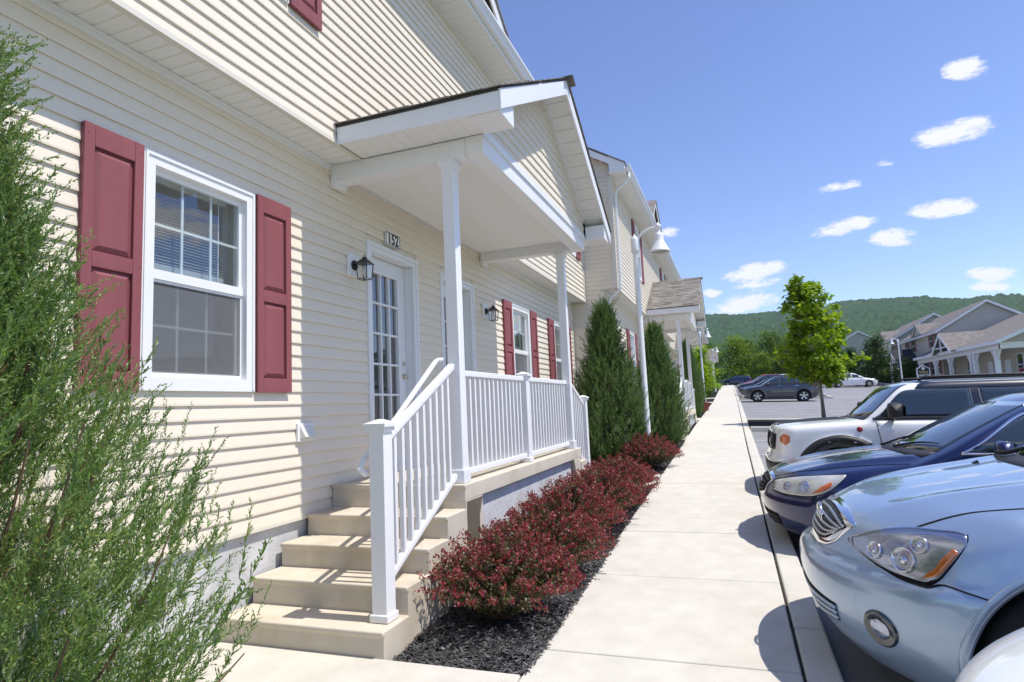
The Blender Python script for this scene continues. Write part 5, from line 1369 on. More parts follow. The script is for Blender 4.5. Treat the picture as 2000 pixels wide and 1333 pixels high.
def saloon_glass(F, car, pnt, chrome=True):
    for s in 'LR':
        patch(F, s, [(1.56, .975), (2.0, .975), (2.46, .985)], [(1.62, 1.0), (2.02, 1.26), (2.46, 1.355)], .003, 20, 8).build('side_window', CGLASS, car, smooth=True)
        patch(F, s, [(2.54, .985), (3.0, .99), (3.5, 1.01)], [(2.54, 1.36), (3.0, 1.37), (3.45, 1.29)], .003, 20, 8).build('side_window', CGLASS, car, smooth=True)
        if chrome: strip(F, s, [(1.50, .96), (1.60, 1.012), (2.02, 1.285), (2.46, 1.385), (3.0, 1.395), (3.5, 1.31)], .016, .005, 60).build('window_trim', CHROME, car, smooth=True); strip(F, s, [(1.5, .958), (2.4, .968), (3.6, .995)], .014, .005, 50).build('window_trim', CHROME, car, smooth=True)
    screens(F, car, 1.24, 2.05, .72, .52)
    for sg in (-1, 1):
        mirror_part(car, 1.74, sg * 1.0, 1.0, sg, pnt, .92)
        patch(F, 'B', [(sg * .5, .75), (sg * .84, .73)], [(sg * .5, .93), (sg * .82, .9)], .004, 10, 5).build('tail_lamp', REDL, car, smooth=True)
saloon_front(F, car, HAZED, ACP); saloon_glass(F, car, ACP)
for (a, c_) in (((1.2, -.05), (1.42, -.62)), ((1.2, .5), (1.4, .02))):
    Pp, _ = project(F, curve([a, ((a[0] + c_[0]) / 2 + .03, (a[1] + c_[1]) / 2), c_], 10), 'T', .02); MB().tube([tuple(p) for p in Pp], [.012, .011, .01, .01, .009, .008, .008, .007, .006, .005], 6).build('wiper', PLAST, car, smooth=True)
Pp, _ = project(F, [(.0, .62)], 'F', .02); b = MB()
for sx in (-1, 1): b.tube([(0, sx * .028, .028), (0, sx * .022, -.028)], .005, 6)
b.tube([(0, -.024, 0), (0, .024, 0)], .005, 6); b.tube([(0, .04 * math.cos(a), .036 * math.sin(a)) for a in np.linspace(0, 2 * np.pi, 21)], .004, 6, False)
b.build('emblem', CHROME, car, tuple(Pp[0]))
place(car, .15, 6.78)

# --- white boxy off-roader
JP = dict(L=4.23, W=1.8, H=1.7, zt=[(-.2, .98), (.06, 1.0), (.15, 1.03), (.5, 1.075), (.9, 1.105), (1.2, 1.12), (2.5, 1.13), (4.0, 1.12), (4.3, 1.05)], pw=[(-.1, .83), (.2, .86), (.6, .885), (2, .89), (3.6, .89), (4.3, .86)],
          prof=[(.1, .22), (.25, .10), (.35, .02), (.45, .0), (.56, .0), (.62, .035), (.7, .055), (.85, .07), (.98, .085), (1.1, .2)], rprof=[(.2, .2), (.5, .0), (.9, .06), (1.2, .1), (1.6, .16)], roof=[(1., 1.28), (1.6, 1.555), (2.0, 1.615), (3.4, 1.625), (4.2, 1.57)], gw=[(.9, .86), (1.1, .85), (1.4, .77), (1.68, .66)],
          ws=[(.9, .9), (1.1, 1.10), (1.3, 1.30), (1.58, 1.60), (1.7, 1.8)], rg=[(.9, 4.2), (1.1, 4.14), (1.6, 3.98), (1.7, 3.9)], zb=[(-.1, .3), (.3, .24), (.9, .22), (3.6, .24), (4.3, .38)], wx=(.86, 3.4), wz=.37, ar=.45, tr=.37, bow=.20, bp=3.2, crown=.05, cp=3.0, flare=.05, kts=.10, ktf=.08, wsbow=.12, zm=.7, tuck=.12, rbow=.12)
JPP = paint('paint_white', (.86, .86, .84), 0, .3)
JPB = paint('paint_black', (.012, .013, .02), 0, .25)
car, F = start_car('off_road_car', 'white boxy off-road car with black roof, orange side marker and black bonnet patch', JP, JPP, .026, 'cars parked along the kerb')
jp = car
low = [(-.56, .69), (0, .68), (.56, .69)]; up = [(-.58, .905), (0, .92), (.58, .905)]
gr = patch(F, 'F', low, up, .004, 30, 6).build('grille', PLAST, car, smooth=True)
for k in range(7):
    x = -.27 + .09 * k; strip(F, 'F', [(x, .71), (x, .89)], .05, .012, 8, .01).build('grille_slot', SEAM, gr); strip(F, 'F', [(x - .034, .705), (x - .034, .895)], .012, .018, 8, .012).build('grille_bar', PLAST, gr)
for sg in (-1, 1):
    P0, g0 = project(F, [(sg * .44, .80)], 'F', .004); nn = Vector(g0[0]); b = MB(); b.lathe([(.105, 0), (.105, .02), (.09, .024), (.085, .01), (.03, .004), (.001, .01)], 28); lo = b.build('headlight', PLAST, car, smooth=True); lo.matrix_local = Matrix.Translation(Vector(P0[0])) @ nn.to_track_quat('Z', 'Y').to_matrix().to_4x4()
    b = MB(); b.lathe([(.092, .022), (.05, .034), (.001, .038)], 24); b.build('lens', CLEAR, lo, smooth=True)
    mirror_part(car, 1.46, sg * 1.0, 1.22, sg, PLAST, 1.2, .4)
patch(F, 'F', [(-.82, .33), (0, .30), (.82, .33)], [(-.82, .52), (0, .53), (.82, .52)], .006, 30, 6).build('bumper_trim', PLAST, car, smooth=True)
for s in 'LR':
    ang = np.linspace(-.12, math.pi + .12, 9)
    for x in JP['wx']: patch(F, s, [(x - .455 * math.cos(a), .37 + .455 * math.sin(a)) for a in ang], [(x - .55 * math.cos(a), .37 + .535 * math.sin(a)) for a in ang], .012, 40, 3, .03).build('arch_trim', PLAST, car, smooth=True)
    patch(F, s, [(1.25, .26), (2.95, .26)], [(1.25, .38), (2.95, .38)], .01, 10, 3).build('sill_trim', PLAST, car, smooth=True)
    patch(F, s, [(.16, .80), (.21, .765), (.265, .815)], [(.16, .87), (.21, .915), (.265, .885)], .006, 10, 5).build('side_marker', AMBER, car, smooth=True)
    patch(F, s, [(.06, .34), (.2, .32), (.36, .32)], [(.05, .52), (.2, .545), (.34, .52)], .008, 14, 5).build('bumper_trim', PLAST, car, smooth=True)
    d = patch(F, s, [(1.36, .42), (2.36, .42)], [(1.27, 1.09), (2.36, 1.09)], .0015, 24, 12, .003).build('door', JPP, car, smooth=True)
    patch(F, s, [(2.0, .93), (2.25, .93)], [(2.0, .965), (2.25, .965)], .025, 10, 3, .03).build('handle', JPP, d, smooth=True)
    strip(F, s, [(1.36, .42), (1.31, .8), (1.27, 1.09)], .007, .0025).build('panel_gap', SEAM, car); strip(F, s, [(2.365, .42), (2.37, 1.09)], .007, .0025).build('panel_gap', SEAM, car); strip(F, s, [(3.0, .6), (3.12, 1.09)], .006, .0025).build('panel_gap', SEAM, car)
    patch(F, s, [(1.26, 1.13), (1.8, 1.13), (2.32, 1.135)], [(1.32, 1.165), (1.66, 1.475), (2.32, 1.49)], .003, 22, 8).build('side_window', CGLASS, car, smooth=True)
    patch(F, s, [(2.42, 1.135), (2.8, 1.135), (3.15, 1.14)], [(2.42, 1.49), (2.8, 1.49), (3.1, 1.485)], .003, 20, 8).build('side_window', CGLASS, car, smooth=True)
    patch(F, s, [(3.24, 1.15), (3.6, 1.15), (3.9, 1.2)], [(3.24, 1.485), (3.6, 1.475), (3.9, 1.455)], .003, 16, 6).build('side_window', CGLASS, car, smooth=True)
    patch(F, s, [(1.74, 1.485), (3.0, 1.493), (3.95, 1.465)], [(1.84, 1.605), (3.0, 1.612), (3.9, 1.58)], .0025, 30, 5).build('roof_side', JPB, car, smooth=True)
    strip(F, s, [(1.24, 1.112), (2.3, 1.115), (3.2, 1.118)], .03, .004, 40).build('window_trim', PLAST, car)
    strip(F, s, [(2.37, 1.12), (2.37, 1.495)], .085, .004, 20).build('pillar_trim', JPB, car)
    b = MB(); P0, g0 = project(F, [(1.08, .98)], s, .002); b.lathe([(.001, .006), (.03, .005), (.035, 0)], 20); o = b.build('badge', pm('badge_red', (.35, .04, .05), .35, .5, .3), car, smooth=True); o.matrix_local = Matrix.Translation(Vector(P0[0])) @ Vector(g0[0]).to_track_quat('Z', 'Y').to_matrix().to_4x4()
    P0, _ = project(F, [(u_, sgn) for u_, sgn in zip(np.linspace(1.9, 3.8, 12), [(-.52 if s == 'L' else .52)] * 12)], 'T', .045)
    b = MB(); b.tube([(P0[0][0] - .05, P0[0][1], P0[0][2] - .05)] + [tuple(p) for p in P0] + [(P0[-1][0] + .05, P0[-1][1], P0[-1][2] - .05)], .016, 8); b.build('roof_rail', PLAST, car, smooth=True)
patch(F, 'T', [(1.72 + .12 * (t / .9) ** 2, t) for t in np.linspace(-.655, .655, 9)], [(3.85, t) for t in np.linspace(-.655, .655, 9)], .003, 30, 16).build('roof_panel', JPB, car, smooth=True)
patch(F, 'T', [(.16, -.42), (.13, 0), (.16, .42)], [(1.0, -.5), (.98, 0), (1.0, .5)], .002, 16, 14, .003).build('bonnet_decal', pm('decal_black', (.02, .02, .022), .6, .3), car, smooth=True)
screens(F, car, 1.12, 1.58, .74, .66)
for sg in (-1, 1): patch(F, 'B', [(sg * .6, .85), (sg * .8, .85)], [(sg * .6, 1.05), (sg * .8, 1.05)], .004, 8, 5).build('tail_lamp', REDL, car, smooth=True)
place(car, .33, 9.42); car.scale = (.97, .97, .95)

WHP = paint('paint_pearl', (.84, .84, .82), 0, .3)

# --- cars farther off
SV = dict(L=4.62, W=1.86, H=1.68, zt=[(-.2, .86), (.1, .90), (.4, .98), (.8, 1.05), (1.2, 1.10), (2, 1.12), (3.6, 1.16), (4.4, 1.15), (4.7, 1.05)], pw=[(-.1, .82), (.3, .87), (.9, .92), (3.6, .925), (4.4, .88), (4.7, .82)], prof=[(.1, .34), (.25, .14), (.4, .03), (.55, .0), (.7, .03), (.85, .09), (1.0, .3)], rprof=[(.2, .2), (.5, .0), (.9, .05), (1.2, .18), (1.6, .35)],
          roof=[(1., 1.2), (1.9, 1.6), (2.4, 1.68), (3.4, 1.66), (4.2, 1.56), (4.7, 1.5)], gw=[(.9, .88), (1.1, .86), (1.4, .74), (1.66, .6)], ws=[(.9, .75), (1.08, 1.1), (1.3, 1.45), (1.6, 1.98), (1.7, 2.2)], rg=[(.9, 4.6), (1.1, 4.55), (1.6, 4.1), (1.7, 3.95)], zb=[(-.1, .34), (.3, .24), (.9, .2), (4, .22), (4.7, .4)], wx=(.93, 3.63), wz=.37, ar=.42, tr=.37, bow=.4, bp=2.8, crown=.08, flare=.03, spokes=5)
def far_car(name, label, spec, mat, x, y, flip=False, h=.06, group='cars parked along the kerb', suv=True, plain=False):
    car, F = start_car(name, label, spec, mat, h, group)
    dz = 0 if suv else -.15
    for s in 'LR':
        if suv:
            for lo, up in (([(1.45, 1.14), (2.3, 1.16)], [(1.95, 1.52), (2.3, 1.57)]), ([(2.4, 1.16), (3.3, 1.18)], [(2.4, 1.58), (3.25, 1.56)]), ([(3.4, 1.19), (4.1, 1.27)], [(3.35, 1.55), (3.9, 1.46)])): patch(F, s, lo, up, .01, 10, 4).build('side_window', CGLASS, car, smooth=True)
            patch(F, s, [(.5, .27), (1.4, .27), (3.2, .27), (4.2, .3)], [(.5, .36), (1.4, .36), (3.2, .36), (4.2, .4)], .01, 20, 3).build('sill_trim', PLAST, car)
            if plain: continue
            patch(F, s, [(.12, .84), (.5, .92)], [(.12, .88), (.5, .955)], .012, 8, 3).build('headlight', REFL, car); patch(F, s, [(4.2, 1.0), (4.5, 1.0)], [(4.15, 1.1), (4.45, 1.12)], .012, 8, 3).build('tail_lamp', REDL, car)
            for ux in (2.15, 3.15): patch(F, s, [(ux, .99), (ux + .2, .99)], [(ux, 1.02), (ux + .2, 1.02)], .03, 6, 3).build('handle', CHROME, car)
            strip(F, s, [(1.4, 1.12), (2.4, 1.135), (3.4, 1.16), (4.15, 1.24)], .02, .008).build('window_trim', PLAST, car)
            for xw in (2.34, 3.34): strip(F, s, [(xw, .4), (xw, 1.12)], .012, .006, 10).build('panel_gap', SEAM, car)
        else:
            for lo, up in (([(1.56, .975), (2.46, .985)], [(1.95, 1.25), (2.46, 1.355)]), ([(2.54, .985), (3.5, 1.01)], [(2.54, 1.36), (3.4, 1.28)])): patch(F, s, lo, up, .01, 10, 4).build('side_window', CGLASS, car, smooth=True)
            patch(F, s, [(.1, .6), (.6, .68)], [(.12, .66), (.62, .76)], .012, 8, 3).build('headlight', REFL, car); patch(F, s, [(4.45, .8), (4.75, .82)], [(4.4, .92), (4.7, .95)], .012, 8, 3).build('tail_lamp', REDL, car)
            for xw in (1.42, 2.5): strip(F, s, [(xw, .35), (xw, .93)], .012, .006, 10).build('panel_gap', SEAM, car)
    patch(F, 'F', [(-.5, .5 + dz), (.5, .5 + dz)], [(-.5, .75 + dz), (.5, .75 + dz)], .01, 10, 4).build('grille', PLAST, car)
    if suv: screens(F, car, 1.14, 1.93, .7, .55, cowl=False)
    else: screens(F, car, 1.24, 2.05, .72, .52, cowl=False)
    for sg in (-1, 1): mirror_part(car, 1.6, sg * 1.0, 1.16 + dz, sg, mat)
    return place(car, x, y, flip)
GREYP = paint('paint_graphite', (.055, .057, .075), .5, .3); BLKP = paint('paint_jet', (.015, .016, .022), .3, .28); REDP = paint('paint_red', (.36, .015, .02), .2, .3); SILP = paint('paint_silver', (.5, .52, .55), .7, .3)
suv = far_car('crossover_car', 'dark grey crossover standing alone past the maple island', SV, GREYP, .42, 43.2, h=.05)
sal = far_car('saloon_car', 'black saloon in the row behind the dark grey crossover', AC, BLKP, .30, 52.2, suv=False)
def again(src, label, mat, x, y, flip=False, group='cars parked along the kerb'):
    c = dup(src, (0, 0, 0), 0, label, group)
    for o in c.children:
        if o.name.startswith('body') or o.name.startswith('mirror'): o.material_slots[0].link = 'OBJECT'; o.material_slots[0].material = mat
    return place(c, x, y, flip)
white = far_car('crossover_car', 'white crossover parked right beside the light blue crossover', SV, WHP, .30, 1.46, h=.026, plain=True); white.scale = (1, 1, 1.06)
again(suv, 'black crossover in the row behind the dark grey one', BLKP, .25, 54.9)
again(suv, 'red car farther along the kerb row', REDP, .35, 61.0)
again(sal, 'silver saloon last in the kerb row', SILP, .2, 66.5)
again(suv, 'white crossover behind the dark grey one, only its roof showing', WHP, 1.6, 57.8)
again(sal, 'white saloon parked across the lot', WHP, 13.9, 72, True, 'cars across the lot')
again(suv, 'red car beside the white one across the lot', REDP, 13.6, 75.2, True, 'cars across the lot')
again(suv, 'navy car on the grass edge beyond the end of the sidewalk', ACP, -1.9, 104, False, 'cars beyond the sidewalk')


# ------------------------------------------------------------------ houses across the lot
FW = pm('far_siding', (.50, .455, .375), .6, .3, var=.05, vs=1.)
FWG = pm('far_siding_gable', (.47, .445, .40), .6, .3, var=.05, vs=1.)  # slightly greyer siding colour for the gable ends


def far_lap(b, x0, x1, y0, y1, z0, z1, face, e=.2, top=None):
    """courses of lap siding as a stepped skin; face '-x' or '-y'"""
    n = int(math.ceil((z1 - z0) / e))
    for i in range(n):
        z = z0 + i * e; h = min(e, z1 - z)
        if face == '-x': b.prism([(x0 - .03, z), (x0 + .05, z), (x0 + .05, z + h), (x0 - .004, z + h)], 'y', y0, y1)
        else:
            a, c = (x0, x1) if top is None else top(z + h / 2)
            if c - a > .1: b.prism([(y0 - .03, z), (y0 + .05, z), (y0 + .05, z + h), (y0 - .004, z + h)], 'x', a, c)


def far_window(par, x, y, z, w=.95, h=1.35, shut=True, face='-x'):
    b = MB(); b.box(-.06, .05, -w / 2, w / 2, 0, h); b.f = b.f
    wn = b.build('window', TRIM, par, (x, y, z))
    b = MB()
    for zz in (.06, h / 2 + .02): b.box(-.07, -.062, -w / 2 + .08, w / 2 - .08, zz + .01, zz + h / 2 - .1)
    b.build('pane', CGLASS, wn)
    if shut:
        for s in (-1, 1): MB().box(-.08, .05, s * (w / 2 + .2) - .18, s * (w / 2 + .2) + .18, -.02, h + .02).build('shutter', SHUT, wn)


def far_house(label, x, y, z, L=14.2, D=8., eave=5.2, sl=.6, group='houses across the lot'):
    H = thing('house', label, 'house', (x, y, z), group=group); rz = eave + sl * D / 2
    b = MB(); b.box(0.05, D, .05, L, -1, eave); b.prism([(0.05, eave), (D, eave), (D / 2, rz)], 'y', .05, L); wl = b.build('wall', FW, H)
    b = MB(); far_lap(b, 0, 0, 0, L, .3, eave, '-x'); b.build('front_siding', FW, H)
    b = MB(); far_lap(b, 0, D, 0, 0, .3, rz - .15, '-y', top=lambda q: (0, D) if q < eave else ((q - eave) / sl, D - (q - eave) / sl)); b.build('gable_siding', FWG, H)
    b = MB(); o = .4; b.prism([(-o, eave - o * sl + .03), (-o, eave - o * sl + .14), (D / 2, rz + .16), (D + o, eave - o * sl + .14), (D + o, eave - o * sl + .03), (D / 2, rz + .04)], 'y', -.3, L + .2); rf = b.build('roof', SHINGD, H)
    for q in (-.33, L + .2):
        b = MB(); b.prism([(-o, eave - o * sl - .14), (-o, eave - o * sl + .1), (D / 2, rz + .12), (D + o, eave - o * sl + .1), (D + o, eave - o * sl - .14), (D / 2, rz - .12)], 'y', q, q + .03); b.build('rake_board', TRIM, H)
    b = MB(); b.box(-o - .03, -o, -.3, L + .2, eave - o * sl - .1, eave - o * sl + .08); b.box(-o, 0, -.3, L + .2, eave - o * sl - .1, eave - o * sl - .07); b.build('eave', TRIM, H)
    # triangular dormer
    dc = L * .47; b = MB(); b.prism([(dc - 1.6, eave - .02), (dc + 1.6, eave - .02), (dc, eave + 1.05)], 'x', -.2, 2.2); dm = b.build('dormer', FW, H)
    b = MB()
    for s in (-1, 1): b.prism([(dc + s * 1.8, eave - .16), (dc + s * 1.8, eave + .02), (dc, eave + 1.22), (dc, eave + 1.04)], 'x', -.32, -.28)
    b.build('rake_board', TRIM, dm); b = MB()
    for s in (-1, 1): b.prism([(dc + s * 1.85, eave - .0), (dc + s * 1.85, eave + .06), (dc, eave + 1.28), (dc, eave + 1.2)], 'x', -.36, 2.6)
    b.build('dormer_roof', SHINGD, dm)
    # portico
    pc = L * .72; b = MB()
    for s in (-1, 1): b.prism([(pc + s * 2.1, 2.75), (pc + s * 2.1, 2.86), (pc, 4.05), (pc, 3.93)], 'x', -2.2, .1)
    pr = b.build('porch_roof', pm('roof_dark', (.045, .045, .055), .9, .2), H)
    b = MB(); b.prism([(pc - 1.7, 2.8), (pc + 1.7, 2.8), (pc, 3.8)], 'x', -1.9, -1.8); b.build('porch_gable', FW, pr); b = MB()
    for s in (-1, 1): b.prism([(pc + s * 2.12, 2.62), (pc + s * 2.12, 2.84), (pc, 4.03), (pc, 3.82)], 'x', -2.23, -2.2)
    b.box(-1.95, -1.75, pc - 1.75, pc + 1.75, 2.55, 2.8); b.build('porch_trim', TRIM, pr)
    for s in (-1, 1): MB().box(-1.92, -1.78, pc + s * 1.6 - .07, pc + s * 1.6 + .07, -1, 2.56).build('porch_post', TRIM, pr)
    for yy in (1.0, 2.6, 9.2, 11.6): far_window(H, 0, yy, 3.6)
    for yy in (1.2, 2.9, 5.2): far_window(H, 0, yy, .9)
    MB().box(-.05, .06, pc - .5, pc + .5, 0, 2.1).build('door', DOORW, H)
    return H


far_house('two storey tan house with grey gable end behind the porch building across the lot', 19, 69.2, 2.1)
far_house('second two storey tan house across the lot, behind the first gable', 19, 85.2, 2.9)
far_house('farthest tan house across the lot, its gable beside the dark trees', 15.9, 114, 4.0, L=16)


def clubhouse():
    x, y, z = 18, 52, 1.45
    H = thing('clubhouse', 'low tan house with a long white columned porch across the lot', 'house', (x, y, z)); L = 21.; e = 3.1; sl = .43; D = 14.
    b = MB(); b.box(2.05, D, 1.5, L, -1, e + .1); b.build('wall', FW, H)
    b = MB(); far_lap(b, 2, 0, 1.5, L, .2, e, '-x'); far_lap(b, 2.0, D, 1.45, 0, .2, e, '-y'); b.build('front_siding', FW, H)
    b = MB(); o = .5; rz = e + .15 + sl * (D / 2 + o); b.prism([(-o, e + .13), (-o, e + .25), (D / 2, rz + .12), (D + o, e + .25), (D + o, e + .13), (D / 2, rz)], 'y', -.4, L); b.build('roof', SHINGD, H)
    b = MB(); b.prism([(-.1, e + .12), (D + .1, e + .12), (D / 2, rz - .12)], 'y', 0, .3); b.build('gable_wall', FW, H)
    b = MB(); far_lap(b, 0, D, 0, 0, e + .15, rz - .3, '-y', top=lambda q: ((q - e - .1) / sl, D - (q - e - .1) / sl)); b.build('gable_siding', FW, H)
    b = MB(); b.prism([(-o, e - .02), (-o, e + .24), (D / 2, rz + .1), (D + o, e + .24), (D + o, e - .02), (D / 2, rz - .15)], 'y', -.44, -.4); b.box(-o - .03, -o, -.4, L, e + .0, e + .24); b.build('fascia', TRIM, H)
    b = MB(); b.box(-.15, .15, .2, L, e - .35, e + .12); b.box(-.15, D, .15, .4, e - .34, e + .11); b.build('porch_beam', TRIM, H)
    MB().box(.15, 2, .4, L, e + .0, e + .02).build('porch_ceiling', SOFFIT, H)
    for yy in (1.4, 5.6, 6.4, 11.4, 15.6, 20.4):
        po = MB().box(-.14, .14, yy - .14, yy + .14, -1, e - .34).build('porch_post', TRIM, H); b = MB()
        for s in (-1, 1): b.add([(-.06, yy + s * .14, e - 1.15), (.06, yy + s * .14, e - 1.15), (.06, yy + s * .14, e - 1.0), (-.06, yy + s * .14, e - 1.0), (-.06, yy + s * .85, e - .36), (.06, yy + s * .85, e - .36), (.06, yy + s * .7, e - .36), (-.06, yy + s * .7, e - .36)], [(0, 1, 2, 3), (4, 5, 6, 7), (0, 1, 5, 4), (2, 3, 7, 6), (1, 2, 6, 5), (3, 0, 4, 7)])
        b.build('bracket', TRIM, po)
        MB().box(-.2, .2, yy - .2, yy + .2, -1, .25).build('post_base', TRIM, po)
    # gable over the entrance
    c = 10.6; b = MB()
    for s in (-1, 1): b.prism([(c + s * 2.6, e + .05), (c + s * 2.6, e + .18), (c, e + 1.85), (c, e + 1.7)], 'x', -.9, 4.2)
    pg = b.build('entrance_gable', SHINGD, H); b = MB()
    for s in (-1, 1): b.prism([(c + s * 2.62, e - .1), (c + s * 2.62, e + .14), (c, e + 1.8), (c, e + 1.54)], 'x', -.94, -.9)
    b.box(-.9, -.8, c - .06, c + .06, e + .1, e + 1.6); b.box(-.9, -.8, c - 1.4, c + 1.4, e + .5, e + .6); b.build('truss', TRIM, pg)
    b = MB(); b.prism([(c - 2.3, e + .05), (c + 2.3, e + .05), (c, e + 1.55)], 'x', .1, .2); b.build('gable_wall', FW, pg)
    for yy in (3.0, 13.4, 17.5): far_window(H, 2, yy, .8, 1., 1.7, False)
    for yy in (5.3, 8.7): MB().box(-.05, .06, yy - .5, yy + .5, 0, 2.15).build('door', DOORW, H, (2, 0, 0))
    b = MB(); 
    for (y0, y1) in ((2.0, 5.3), (12, 15.3)):
        b.box(-.03, .03, y0, y1, .85, .92); b.box(-.03, .03, y0, y1, .15, .2)
        for k in range(14): q = y0 + (y1 - y0) * (k + .5) / 14; b.box(-.02, .02, q - .02, q + .02, .2, .86)
    b.build('porch_rail', TRIM, H)
    MB().box(-.6, 2.1, .2, L, -1, .05).build('porch_floor', CONC2, H)
    return H
clubhouse()

sg = thing('house_sign', 'black sign with gold lettering and white pointed frame before the columned porch', 'sign', (14.5, 58, LOT(14.5, 58) + .3))
b = MB(); b.prism([(-.47, .95), (.47, .95), (.47, 1.5), (0, 1.78), (-.47, 1.5)], 'y', -.05, .05); fr = b.build('frame', TRIM, sg)
b = MB(); b.prism([(-.41, 1.0), (.41, 1.0), (.41, 1.47), (0, 1.71), (-.41, 1.47)], 'y', -.06, -.03); bd = b.build('board', BLACK, sg)
GOLD = pm('gold_letter', (.55, .42, .16), .4, .5)
o = obj('lettering', text_mesh('Villas', .3, GOLD, .003, .003), bd, (0, -.064, 1.2)); o.rotation_euler = (R(90), 0, 0)
b = MB(); b.lathe([(.001, -.006), (.1, -.004), (.11, 0)], 18, (0, -.06, 1.5), 'y'); e = b.build('emblem', TRIM, bd); e.scale = (1, 1, 1)
for s in (-1, 1): MB().box(s * .4 - .05, s * .4 + .05, -.045, .045, -.5, 1.0).build('post', TRIM, sg)

# pavement and shrubs on the far side
slab('far_kerb', None, [(16.6, 36, LOT(16.6, 36) + .12), (17.4, 36, LOT(17, 36) + .12), (17.4, 97, LOT(17, 97) + .12), (16.6, 97, LOT(16.6, 97) + .12)], CONC2, .3, .02)['kind'] = 'structure'
SHR = [(0, .75), (.2, 1.), (.5, .95), (.8, .7), (1, .3)]
rt = make_tree('ornamental_tree', 'round leafy tree in front of the two storey house across the lot', 5.2, 1.2, 1.75, 5200, .2, 41, DUSK, 4, [(0, .6), (.15, .95), (.4, 1.), (.7, .75), (1, .2)], trunk_r=.08, nl=40, clump=.24, group='trees across the lot'); rt.location = (14.9, 77, LOT(14.9, 77))
for k, (x, y, s, lb) in enumerate([(15.4, 96, .9, 'leafy tree in front of the second two storey house'), (13.4, 99, .8, 'low dark tree near the last house across the lot'), (17, 104, .9, 'dark tree beside the farthest house across the lot')]):
    c = dup(rt, (x, y, LOT(x, min(y, 97))), k * 1.7, lb); c.scale = (s,) * 3
sh = make_tree('dark_shrub', 'dark rounded shrub against the houses across the lot', 2.6, .2, 1.3, 2600, .2, 43, DUSK, 4, SHR, trunk_r=.04, nl=26, clump=.3, group='shrubs across the lot'); sh.location = (17.6, 74.6, LOT(17, 74) + .05)
for k, (x, y) in enumerate([(17.7, 77.4), (17.4, 84), (17.7, 90), (17.2, 93.5), (16, 101)]):
    c = dup(sh, (x, y, LOT(17, min(y, 97)) + .03), k * 1.1); c.scale = (1, 1, .9 + .08 * k)

# woodland edge at the end of the lot: three kinds of tree, repeated
def wood(lbl, H, rad, seed, mat, cols=None): return make_tree('woodland_tree', lbl, H, 1.4, rad, 7500, .30, seed, mat, 4, [(0, .7), (.12, 1.), (.4, 1.05), (.7, .8), (1, .25)], trunk_r=.16, nl=44, clump=.25, group='woodland trees beyond the lot')
OAK2 = leafmat('woodland_leaf_bright', [(.12, .21, .02), (.18, .28, .03), (.24, .34, .045), (.14, .23, .025)], .4, .5, .08, clump=.5)
k0 = wood('bright green tree straight beyond the end of the sidewalk', 8.2, 3.4, 51, OAK2); k0.location = (.6, 112, 3.6)
k1 = wood('deep green tree behind the row of dark cars', 9.2, 3.8, 52, OAK); k1.location = (6.2, 113, 3.4)
k2 = wood('dull grey green tree left of the maple', 8.6, 3.6, 53, leafmat('woodland_leaf_dull', [(.07, .10, .04), (.10, .135, .055), (.13, .16, .075), (.085, .115, .045)], .3, .5, .08)); k2.location = (10.2, 108, 3.2)
for i, (src, x, y, s, lb) in enumerate([(k1, -4.4, 116, .9, 'deep green tree behind the last townhouse'), (k0, -8.5, 112, 1.0, 'bright green tree hidden behind the last townhouse'), (k1, 2.8, 120, .95, 'deep green tree between the bright and grey green trees'), (k0, 8.5, 122, 1., 'bright green tree behind the maple crown'),
                                        (k1, 14.2, 128, 1.05, 'deep green tree behind the farthest house'), (k0, 20, 136, 1.1, 'bright green tree above the far roofs'), (k2, 27, 132, 1., 'grey green tree above the far roofs'), (k1, 36, 130, 1.1, 'deep green tree behind the columned porch house'), (k1, -14, 120, 1.1, 'deep green tree behind the townhouses'), (k0, 4.6, 107, .62, 'small bright tree just beyond the lot')]):
    c = dup(src, (x, y, 3.5), i * 1.3, lb); c.scale = (s,) * 3
yt = make_tree('maple_tree', 'small yellow green tree growing close to the third porch', 3.6, .9, 1.1, 5000, .13, 61, MAPLE, 4, [(0, .7), (.2, 1.), (.5, .95), (1, .3)], trunk_r=.05, nl=30, clump=.28); yt.location = (-2.0, 41, G(41))

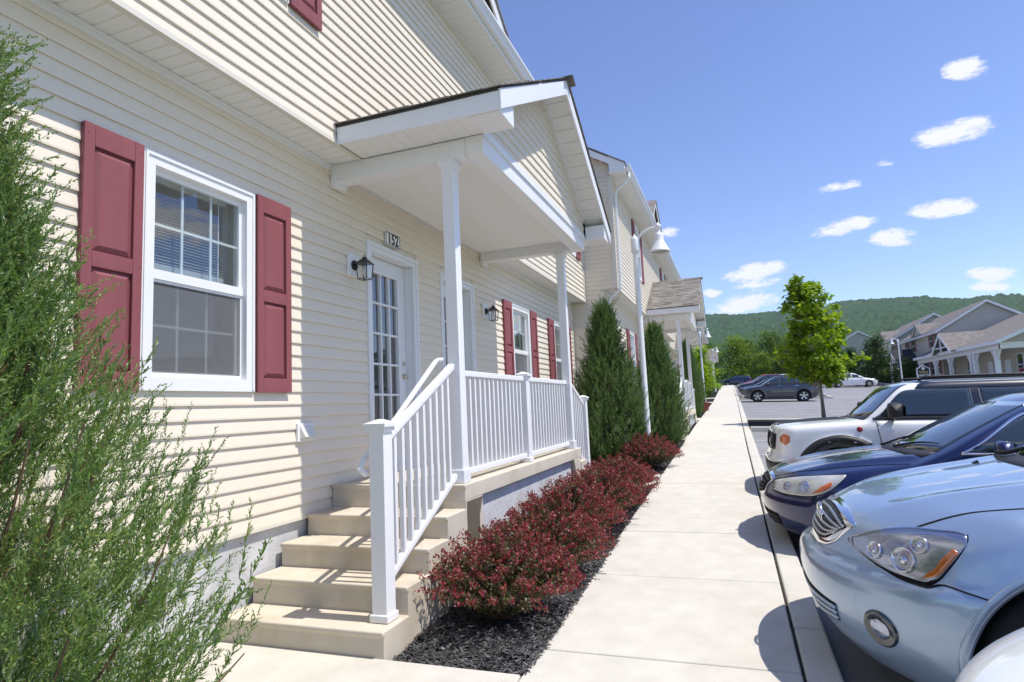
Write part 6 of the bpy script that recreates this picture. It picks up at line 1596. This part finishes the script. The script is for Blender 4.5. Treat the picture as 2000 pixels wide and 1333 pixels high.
# ------------------------------------------------------------------ wooded ridge on the horizon
def ridge():
    rg = np.random.default_rng(9); az = np.concatenate([np.arange(-60, -8, 1.5), np.arange(-8, 28, .1), np.arange(28, 75, 1.5)]); rr = np.concatenate([np.arange(900, 1500, 22), np.arange(1500, 2720, 6.2), np.array([2760, 2850, 3000, 3300])])
    el = np.interp(az, [-60, -20, -2, 4, 9.6, 14.5, 20.6, 30, 50, 75], [5.6, 6.9, 7.3, 7.22, 7.33, 7.1, 6.25, 5.6, 5., 4.2]); A, Rr = np.meshgrid(np.radians(az), rr)
    top = np.tan(np.radians(el)) * 2700; t = np.clip((Rr - 950) / 1750, 0, 1); Z = 4 + top[None] * (t ** 1.25 * (1.25 - .25 * t)); Z = np.where(Rr > 2720, Z - (Rr - 2720) * .35, Z)
    nz = rg.normal(size=Z.shape)
    for _ in range(1): nz = (nz + np.roll(nz, 1, 0) + np.roll(nz, 1, 1) + np.roll(np.roll(nz, 1, 0), 1, 1)) / 2
    big = rg.normal(size=(Z.shape[0] // 12 + 2, Z.shape[1] // 14 + 2)); big = np.kron(big, np.ones((12, 14)))[:Z.shape[0], :Z.shape[1]]
    for _ in range(9): big = (big + np.roll(big, 2, 0) + np.roll(big, -2, 0) + np.roll(big, 2, 1) + np.roll(big, -2, 1)) / 5
    Z = Z + (2.3 * nz + 7 * big) * np.clip((Rr - 1300) / 200, 0, 1); Rj = Rr + rg.normal(size=Z.shape) * 1.6; Aj = A + rg.normal(size=Z.shape) * .0004
    V = np.stack([Rj * np.sin(Aj), Rj * np.cos(Aj), Z], -1).reshape(-1, 3); n = Z.shape[1]; i, j = np.meshgrid(np.arange(n - 1), np.arange(Z.shape[0] - 1)); q = (j * n + i).ravel(); Fq = np.stack([q, q + 1, q + n + 1, q + n], 1)
    m = bpy.data.materials.new('forest'); m.use_nodes = True; nt = m.node_tree; N = nt.nodes; Lk = nt.links; b = N['Principled BSDF']; b.inputs['Roughness'].default_value = 1; b.inputs['Specular IOR Level'].default_value = .05
    tc = N.new('ShaderNodeTexCoord'); nz1 = N.new('ShaderNodeTexNoise'); nz1.inputs['Scale'].default_value = .06; nz1.inputs['Detail'].default_value = 8; nz1.inputs['Roughness'].default_value = .7; Lk.new(tc.outputs['Object'], nz1.inputs['Vector'])
    cr = N.new('ShaderNodeValToRGB'); E = cr.color_ramp.elements; E[0].position = .32; E[0].color = (.018, .045, .022, 1); E[1].position = .68; E[1].color = (.065, .12, .035, 1); x = E.new(.5); x.color = (.036, .078, .028, 1)
    Lk.new(nz1.outputs[0], cr.inputs[0]); Lk.new(cr.outputs[0], b.inputs['Base Color'])
    o = obj('wooded_hill', npmesh('wooded_hill', V, Fq, m, False)); o['kind'] = 'structure'
ridge()


# ------------------------------------------------------------------ summer haze
def haze():
    b = MB(); b.box(-1700, 2700, -60, 3450, -1.6, 520); m = bpy.data.materials.new('haze'); m.use_nodes = True; N = m.node_tree.nodes; N.remove(N['Principled BSDF'])
    v = N.new('ShaderNodeVolumePrincipled'); v.inputs['Color'].default_value = (.80, .88, 1., 1); v.inputs['Density'].default_value = .00006; v.inputs['Anisotropy'].default_value = .2
    m.node_tree.links.new(v.outputs[0], N['Material Output'].inputs['Volume']); m.cycles.homogeneous_volume = True
    o = b.build('haze', m); tag(o, 'thin summer haze in front of the wooded hill', 'haze', kind='stuff')
haze()
